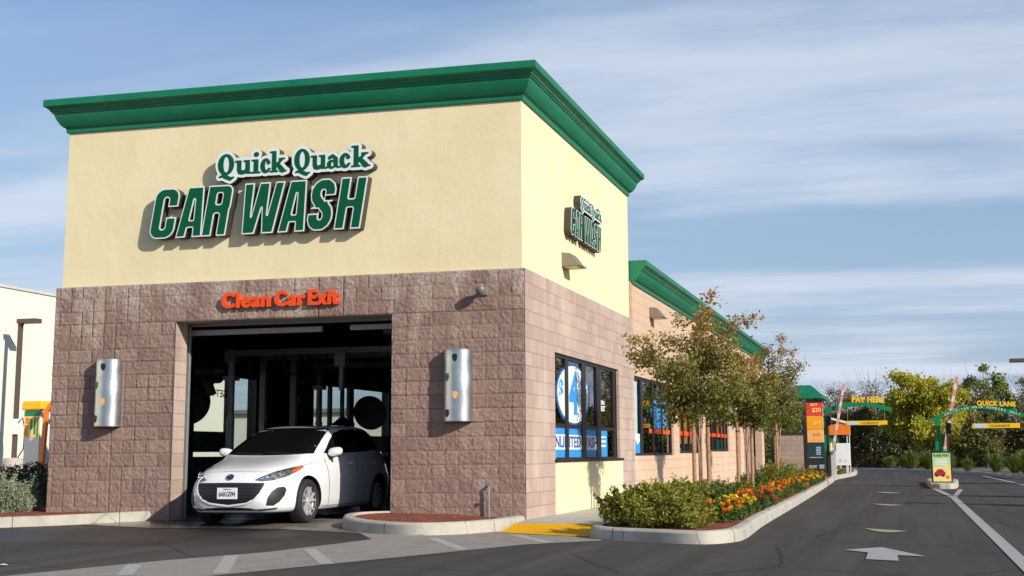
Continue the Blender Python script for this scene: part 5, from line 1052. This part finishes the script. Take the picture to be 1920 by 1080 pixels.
p = MB(); p.box((-.10, -.09, .62), (.06, -.07, .70)); p.build('clamp', M['dark_metal'], of)

# ------------------------------------------------------------------ the pay station at the end of the island
wl = empty('wing_wall', (.7, 38.2, 0), 0, 'low split block wall under the green pay canopy', 'wall'); p = MB(); p.box((-.65, 0, 0), (.55, .3, 1.75)); p.build('blockwork', M['block_x'], wl); p = MB(); p.box((-.70, -.04, 1.75), (.60, .34, 1.83)); p.build('coping', M['dark_metal'], wl)
cp = empty('pay_canopy', (.7, 37.2, 0), 0, 'green hipped canopy roof over the pay station', 'canopy')
p = MB(); p.add([(-2.4, -1.6, 3.26), (1.46, -1.6, 3.26), (1.46, 2.2, 3.26), (-2.4, 2.2, 3.26), (-1.6, -.6, 3.68), (1.0, -.6, 3.68), (1.0, 1.4, 3.68), (-1.6, 1.4, 3.68)], [(0, 1, 5, 4), (1, 2, 6, 5), (2, 3, 7, 6), (3, 0, 4, 7), (4, 5, 6, 7), (3, 2, 1, 0)]); p.box((-2.46, -1.66, 3.12), (1.52, 2.26, 3.26)); p.build('roof', M['green'], cp)
for x in (-2.2, 1.25):
    p = MB(); p.box((x-.07, -1.45, 0), (x+.07, -1.31, 3.12)); p.build('post', M['dark_metal'], cp)
p = MB(); p.box((-1.3, -1.68, 3.15), (.1, -1.664, 3.24)); p.build('fascia_band', M['orange'], cp)
mb_ = empty('menu_board', (2.0, 30.0, .15), 0, 'tall menu board of red, amber, tan and black panels on a black post', 'menu board')
p = MB(); p.box((-.19, -.07, -.1), (-.06, .07, 2.62)); p.build('post', M['black'], mb_, bevel=.008)
def panel(name, x0, x1, z0, z1, mt, y=-.06, parent=mb_):
    q = MB(); q.box((x0, y, z0), (x1, y+.1, z1)); return q.build(name, M[mt], parent, bevel=.008)
a = panel('red_panel', -.055, .51, 2.15, 2.60, 'red')
q = MB(); q.box((-.04, -.064, 2.60), (.50, .04, 2.64)); q.build('panel_top', M['black'], mb_)
obj('panel_price', place(text_mesh('BEST', .11, .003, .02, 1.1), FRONT, (.22, -.0605, 2.53)), M['pale_yellow'], a); obj('panel_price', place(text_mesh('$20', .20, .003, .02), FRONT, (.30, -.0605, 2.34)), M['pale_yellow'], a)
a = panel('amber_panel', -.05, .515, 1.68, 2.14, 'amber'); obj('panel_price', place(text_mesh('$15', .18, .003, .015), FRONT, (.30, -.0605, 1.90)), M['pale_yellow'], a)
a = panel('tan_panel', -.05, .52, 1.22, 1.67, 'tan'); obj('panel_price', place(text_mesh('$10', .15, .003, .012), FRONT, (.27, -.0605, 1.48)), M['red'], a)
q = MB(); [q.box((-.0+.0, -.0635, z), (.42, -.0605, z+.012)) for z in (1.30, 1.36)]; q.build('panel_rule', M['amber'], a)
a = panel('dark_panel', -.05, .535, .65, 1.20, 'teal'); q = MB(); [q.box((.24, -.0635, z), (.40, -.0605, z+.028)) for z in (.80, .86, .92, .98, 1.04)]; q.build('panel_lines', M['ltblue'], a)
q = MB(); q.box((.0, -.0635, .70), (.45, -.0605, .712)); q.build('panel_rule', M['decal_white'], a)
a = panel('black_panel', -.05, .54, .19, .63, 'charcoal'); obj('panel_word', place(text_mesh('EXIT', .13, .003, .01), FRONT, (.12, -.0605, .38)), M['decal_white'], a)
q = MB(); [q.box((.33, -.0635, z), (.50, -.0605, z+.018)) for z in (.33, .38, .43)]; q.build('panel_lines', M['decal_white'], a)
ys_ = empty('notice_board', (2.58, 31.2, .15), 0, 'narrow pale yellow notice board between menu board and barrier', 'sign'); p = MB(); p.box((-.13, -.03, .12), (.13, .03, 1.20)); a = p.build('board', M['pale_yellow'], ys_, bevel=.01)
q = MB(); q.box((-.12, -.034, 1.08), (.12, -.031, 1.18)); q.box((-.07, -.034, .20), (.10, -.031, .5)); q.build('print', M['ltgreen'], a); p = MB(); p.box((-.15, -.02, 0), (-.13, .02, 1.25)); p.box((.13, -.02, 0), (.15, .02, 1.25)); p.build('frame', M['white'], ys_)
M['armpink'] = plain('barrier_arm', (.74, .60, .58), .5); M['bred'] = plain('barrier_red_tape', (.66, .27, .25), .5)
def barrier(x, y, z, base_h, tip, label, col='white'):
    t = empty('barrier_gate', (x, y, z), 0, label, 'barrier', 'barrier gates of the two lanes'); p = MB(); p.box((-.09, -.14, 0), (.09, .14, base_h)); p.box((-.12, -.17, 0), (.12, .17, .04)); p.build('cabinet', plain('barrier_paint', (.50, .50, .50), .45), t, bevel=.012)
    a0 = Vector((0, -.20, base_h+.02)); a1 = a0+Vector(tip); d = (a1-a0); p = MB(); sd_ = Vector((d.z, 0, -d.x)).normalized()
    p.obox((a0+a1)/2, d/2, sd_*.042, Vector((0, .015, 0))); ao = p.build('arm', M['armpink'], t)
    for k in range(6):
        c = a0+d*(k+.5)/6; p = MB(); p.obox(c, d/12*.55, sd_*.0435, Vector((0, .0165, 0))); p.build('red_stripe', M['bred'], ao)
    p = MB(); p.cyl((0, -.12, base_h-.05), (0, -.24, base_h-.05), .06, n=14); p.build('pivot', M['dim_steel'], t, angle=35); return t
barrier(2.77, 31.0, .15, .93, (.50, 0, 2.42), 'barrier with raised red and white arm by the pay arch')
def signal(x, y, z0, zt, label):
    t = empty('lane_signal', (x, y, z0), 0, label, 'signal light', 'black lane signals'); h = zt-z0
    p = MB(); p.box((-.03, -.02, 0), (.03, .04, h)); p.build('bracket', M['dark_metal'], t)
    for k in (0, 1): p = MB(); c = Vector((.05, -.04, h-.12-.16*k)); p.lathe(c, (0, -1, 0), [(0, -.04), (.07, -.04), (.085, .0), (.08, .07), (.07, .075), (.065, .01), (0, .01)], 18); p.build('lamp', M['black'], t, angle=40)
signal(2.62, 30.9, .15, 2.35, 'black lane signal below the pay arch')
def arch(name, x, y, z, pts, wd, post, label, words, bar, band=None):
    t = empty(name, (x, y, z), 0, label, 'overhead sign'); P = catmull([Vector((a_, b_)) for a_, b_ in pts], 6); m_ = MB(); n = len(P); up = offset(P, wd/2); lo = offset(P, -wd/2)
    for i in range(n-1):
        q = [(lo[i].x, lo[i].y), (lo[i+1].x, lo[i+1].y), (up[i+1].x, up[i+1].y), (up[i].x, up[i].y)]; m_.prism(q, (0, -.06, 0), (1, 0, 0), (0, 0, 1), (0, .12, 0))
    ao = m_.build('arch_beam', M['leafgreen'], t)
    if post: p = MB(); p.box((post[0]-.06, -.05, 0), (post[0]+.06, .07, post[1])); p.box((post[0]-.10, -.10, post[2]), (post[0]+.10, .10, post[3])); p.build('post', M['leafgreen'], t, bevel=.008)
    s_, x0, x1, z0, z1, tilt = words; me = fit(loops_mesh(bold_loops(s_, .28, .012, .8, .007, 1.05), .05), x1-x0, z1-z0); me.transform(Matrix.Rotation(tilt, 4, 'Z')); obj('lettering', place(me, FRONT, ((x0+x1)/2, -.03, (z0+z1)/2)), M['yellow'], t)
    p = MB(); p.box((x0, .0, z0-.10), (x1, .02, z0+.012)); p.build('letter_rail', M['leafgreen'], t)
    bx0, bx1, bz0, bz1 = bar; p = MB(); p.box((bx0, -.03, bz0), (bx1, .03, bz1)); bo = p.build('clearance_bar', M['yellow'], t, bevel=.01)
    obj('bar_lettering', place(fit(text_mesh('CLEARANCE', .1, .003, .006), (bx1-bx0)*.42, (bz1-bz0)*.5), FRONT, (bx0+(bx1-bx0)*.58, -.031, (bz0+bz1)/2)), M['brownpost'], bo)
    p = MB(); p.box((bx0+.06, -.034, bz0+.02), (bx0+(bx1-bx0)*.3, -.0305, bz1-.02)); p.build('bar_panel', M['ltblue'], bo)
    for xx in (bx0+.08, bx1-.08): p = MB(); p.cyl((xx, 0, bz1), (xx, 0, np.interp(xx, [q[0] for q in pts], [q[1] for q in pts])), .008, n=6); p.build('hanger', M['steel'], t)
    if band:
        n_ = len(band); xs_ = np.linspace(pts[1][0]+.02, pts[-1][0]-.12, n_)
        for c_, xx in zip(band, xs_):
            if c_ == ' ': continue
            zc = np.interp(xx, [q.x for q in P], [q.y for q in P]); z2 = np.interp(xx+.05, [q.x for q in P], [q.y for q in P]); me = text_mesh(c_, .085, .003, .012, .9); me.transform(Matrix.Rotation(math.atan2(z2-zc, .05), 4, 'Z')); obj('band_letter', place(me, FRONT, (xx, -.0605, zc)), M['decal_white'], ao)
    return t
arch('pay_arch', 2.5, 31.0, .15, [(.02, 2.36), (.40, 2.44), (.85, 2.54), (1.15, 2.575), (1.5, 2.56), (1.9, 2.48), (2.33, 2.34)], .15, (.05, 2.4, .9, 1.5), 'curved green arch over the first lane with yellow letters', ('PAY HERE', .99, 2.12, 2.60, 2.82, -.03), (.74, 2.18, 1.82, 1.97))
arch('quick_lane_arch', 6.0, 22.2, .17, [(.03, 1.74), (.40, 1.90), (.74, 2.01), (1.20, 2.10), (1.50, 2.10), (1.9, 2.04), (2.56, 1.85)], .11, (.20, 1.85, .88, 1.15), 'curved green arch on a green post over the second lane', ('QUICK LANE', 1.30, 2.36, 2.10, 2.27, -.05), (1.14, 2.44, 1.50, 1.64), 'UNLIMITED WASH MEMBERS ONLY')
barrier(6.36, 22.6, .17, .90, (.46, 0, 2.16), 'barrier with raised red and white arm by the quick lane arch'); signal(6.44, 22.0, .17, 1.88, 'black lane signal beside the green arch post')
pw = empty('please_wait_board', (6.20, 20.3, .17), 0, 'black framed yellow board with a red car, on the lane island', 'sign')
p = MB(); p.box((-.275, -.05, .0), (.275, .05, .86)); p.build('frame', M['black'], pw, bevel=.012)
p = MB(); p.box((-.235, -.056, .05), (.235, -.046, .82)); a = p.build('poster', M['pale_yellow'], pw)
p = MB(); p.prism([(-.235, .44), (.235, .52), (.235, .82), (-.235, .82)], (0, -.0585, 0), (1, 0, 0), (0, 0, 1), (0, .002, 0)); p.build('poster_top', M['ltgreen'], a)
obj('poster_words', place(fit(text_mesh('PLEASE WAIT', .06, .003, .02), .42, .085), FRONT, (0, -.060, .755)), M['leafgreen'], a)
p = MB(); [p.box((-.16, -.0615, z), (.16, -.059, z+.022)) for z in (.50, .54, .58, .62)]; p.build('poster_lines', M['decal_white'], a)
p = MB(); p.prism([(-.20, .20), (-.20, .29), (-.15, .32), (-.11, .38), (.02, .38), (.06, .32), (.09, .30), (.09, .21), (.05, .20)], (0, -.0615, 0), (1, 0, 0), (0, 0, 1), (0, .002, 0)); co1 = p.build('printed_car', M['redcar'], a)
for xx in (-.14, .03): p = MB(); p.cyl((xx, -.0615, .205), (xx, -.064, .205), .028, n=14); p.build('printed_wheel', M['black'], co1)
p = MB(); p.cyl((.15, -.058, .17), (.15, -.062, .17), .05, n=18); p.build('poster_badge', M['orange2'], a)
p = MB(); p.box((-.3, -.12, -.03), (.3, .12, .02)); p.build('foot', M['walk'], pw)
bt = empty('orange_booth', (2.6, 41.0, .13), 0, 'small booth with orange fascia and green side behind the barrier', 'booth')
p = MB(); p.prism([(-.62, 2.42), (-.62, 2.34), (.36, 2.06), (.42, 2.14), (-.3, 2.34)], (0, -.5, 0), (1, 0, 0), (0, 0, 1), (0, 1.2, 0)); p.build('roof', M['white'], bt)
p = MB(); p.prism([(-.45, 1.62), (.40, 1.62), (.40, 2.05), (.0, 2.14), (-.45, 2.0)], (0, -.45, 0), (1, 0, 0), (0, 0, 1), (0, 1.0, 0)); p.build('fascia', M['orange2'], bt)
p = MB(); p.box((-.5, -.3, 0), (-.1, .5, 1.62)); p.build('body', M['leafgreen'], bt)
for x in (.28, .38): p = MB(); p.box((x-.018, -.4, 0), (x+.018, -.36, 1.62)); p.build('post', M['white'], bt)
ws = empty('white_sign', (2.73, 39.6, .15), 0, 'plain white panel sign on two thin legs below the orange booth', 'sign'); p = MB(); p.box((-.28, -.02, .33), (.28, .02, 1.24)); a = p.build('panel', M['decal_white'], ws, bevel=.008)
q = MB(); q.lathe((-.12, -.0215, .52), (0, -1, 0), [(0, 0), (.07, 0), (.07, .002), (.055, .002), (.055, 0)], 16); q.box((.02, -.024, .48), (.2, -.0215, .50)); q.box((.04, -.024, .54), (.16, -.0215, .57)); q.build('print', M['ltgreen'], a)
for x in (-.1, .14): p = MB(); p.box((x-.02, -.015, 0), (x+.02, .015, .33)); p.build('leg', M['white'], ws)
fl = empty('parking_lamp', (11.1, 40, .1), 0, 'distant parking lamp head reaching in over the far trees', 'lamp post'); p = MB(); p.cyl((0, 0, 0), (0, 0, 4.7), .07, n=10); p.build('pole', M['brownpost'], fl, smooth=True)
p = MB(); p.box((-1.55, -.2, 4.50), (-.95, .2, 4.65)); p.build('lamp_head', M['brownpost'], fl, bevel=.02); p = MB(); p.box((-.95, -.03, 4.55), (0, .03, 4.61)); p.build('arm', M['brownpost'], fl)
# parking lot trees beyond the lane whose shadows reach across it
for i, (x, y, h, rad, lb_) in enumerate(((14.4, 4.4, 5.3, .6, 'slim parking lot tree casting a shadow on the near lane'), (14.6, 9.4, 5.4, .65, 'slim parking lot tree casting a shadow before the lane island'), (16.2, 21.5, 6.0, .9, 'parking lot tree casting a shadow past the quick lane arch'), (17.5, 29.5, 6.0, 1.0, 'parking lot tree casting a shadow near the far kerb'))):
    big_tree(x, y, h, rad, 't_dark', 300+i, lb_, 9000, .22, .18, group='parking lot trees', lumps=26, z0=.03)
for i, (x, y, lb_) in enumerate(((-4.1, -6.6, 'white paper scrap lying farther out on the asphalt'), (-3.2, -7.4, 'white paper scrap lying near the concrete gutter'))):
    q = MB(); q.add([(-.05, -.02, .004), (.03, -.04, .012), (.06, .02, .004), (-.01, .045, .016)], [(0, 1, 2, 3)]); o = q.build('paper_scrap', M['decal_white']); o.location = (x, y, .034); tag(o, lb_, 'litter', 'paper scraps')
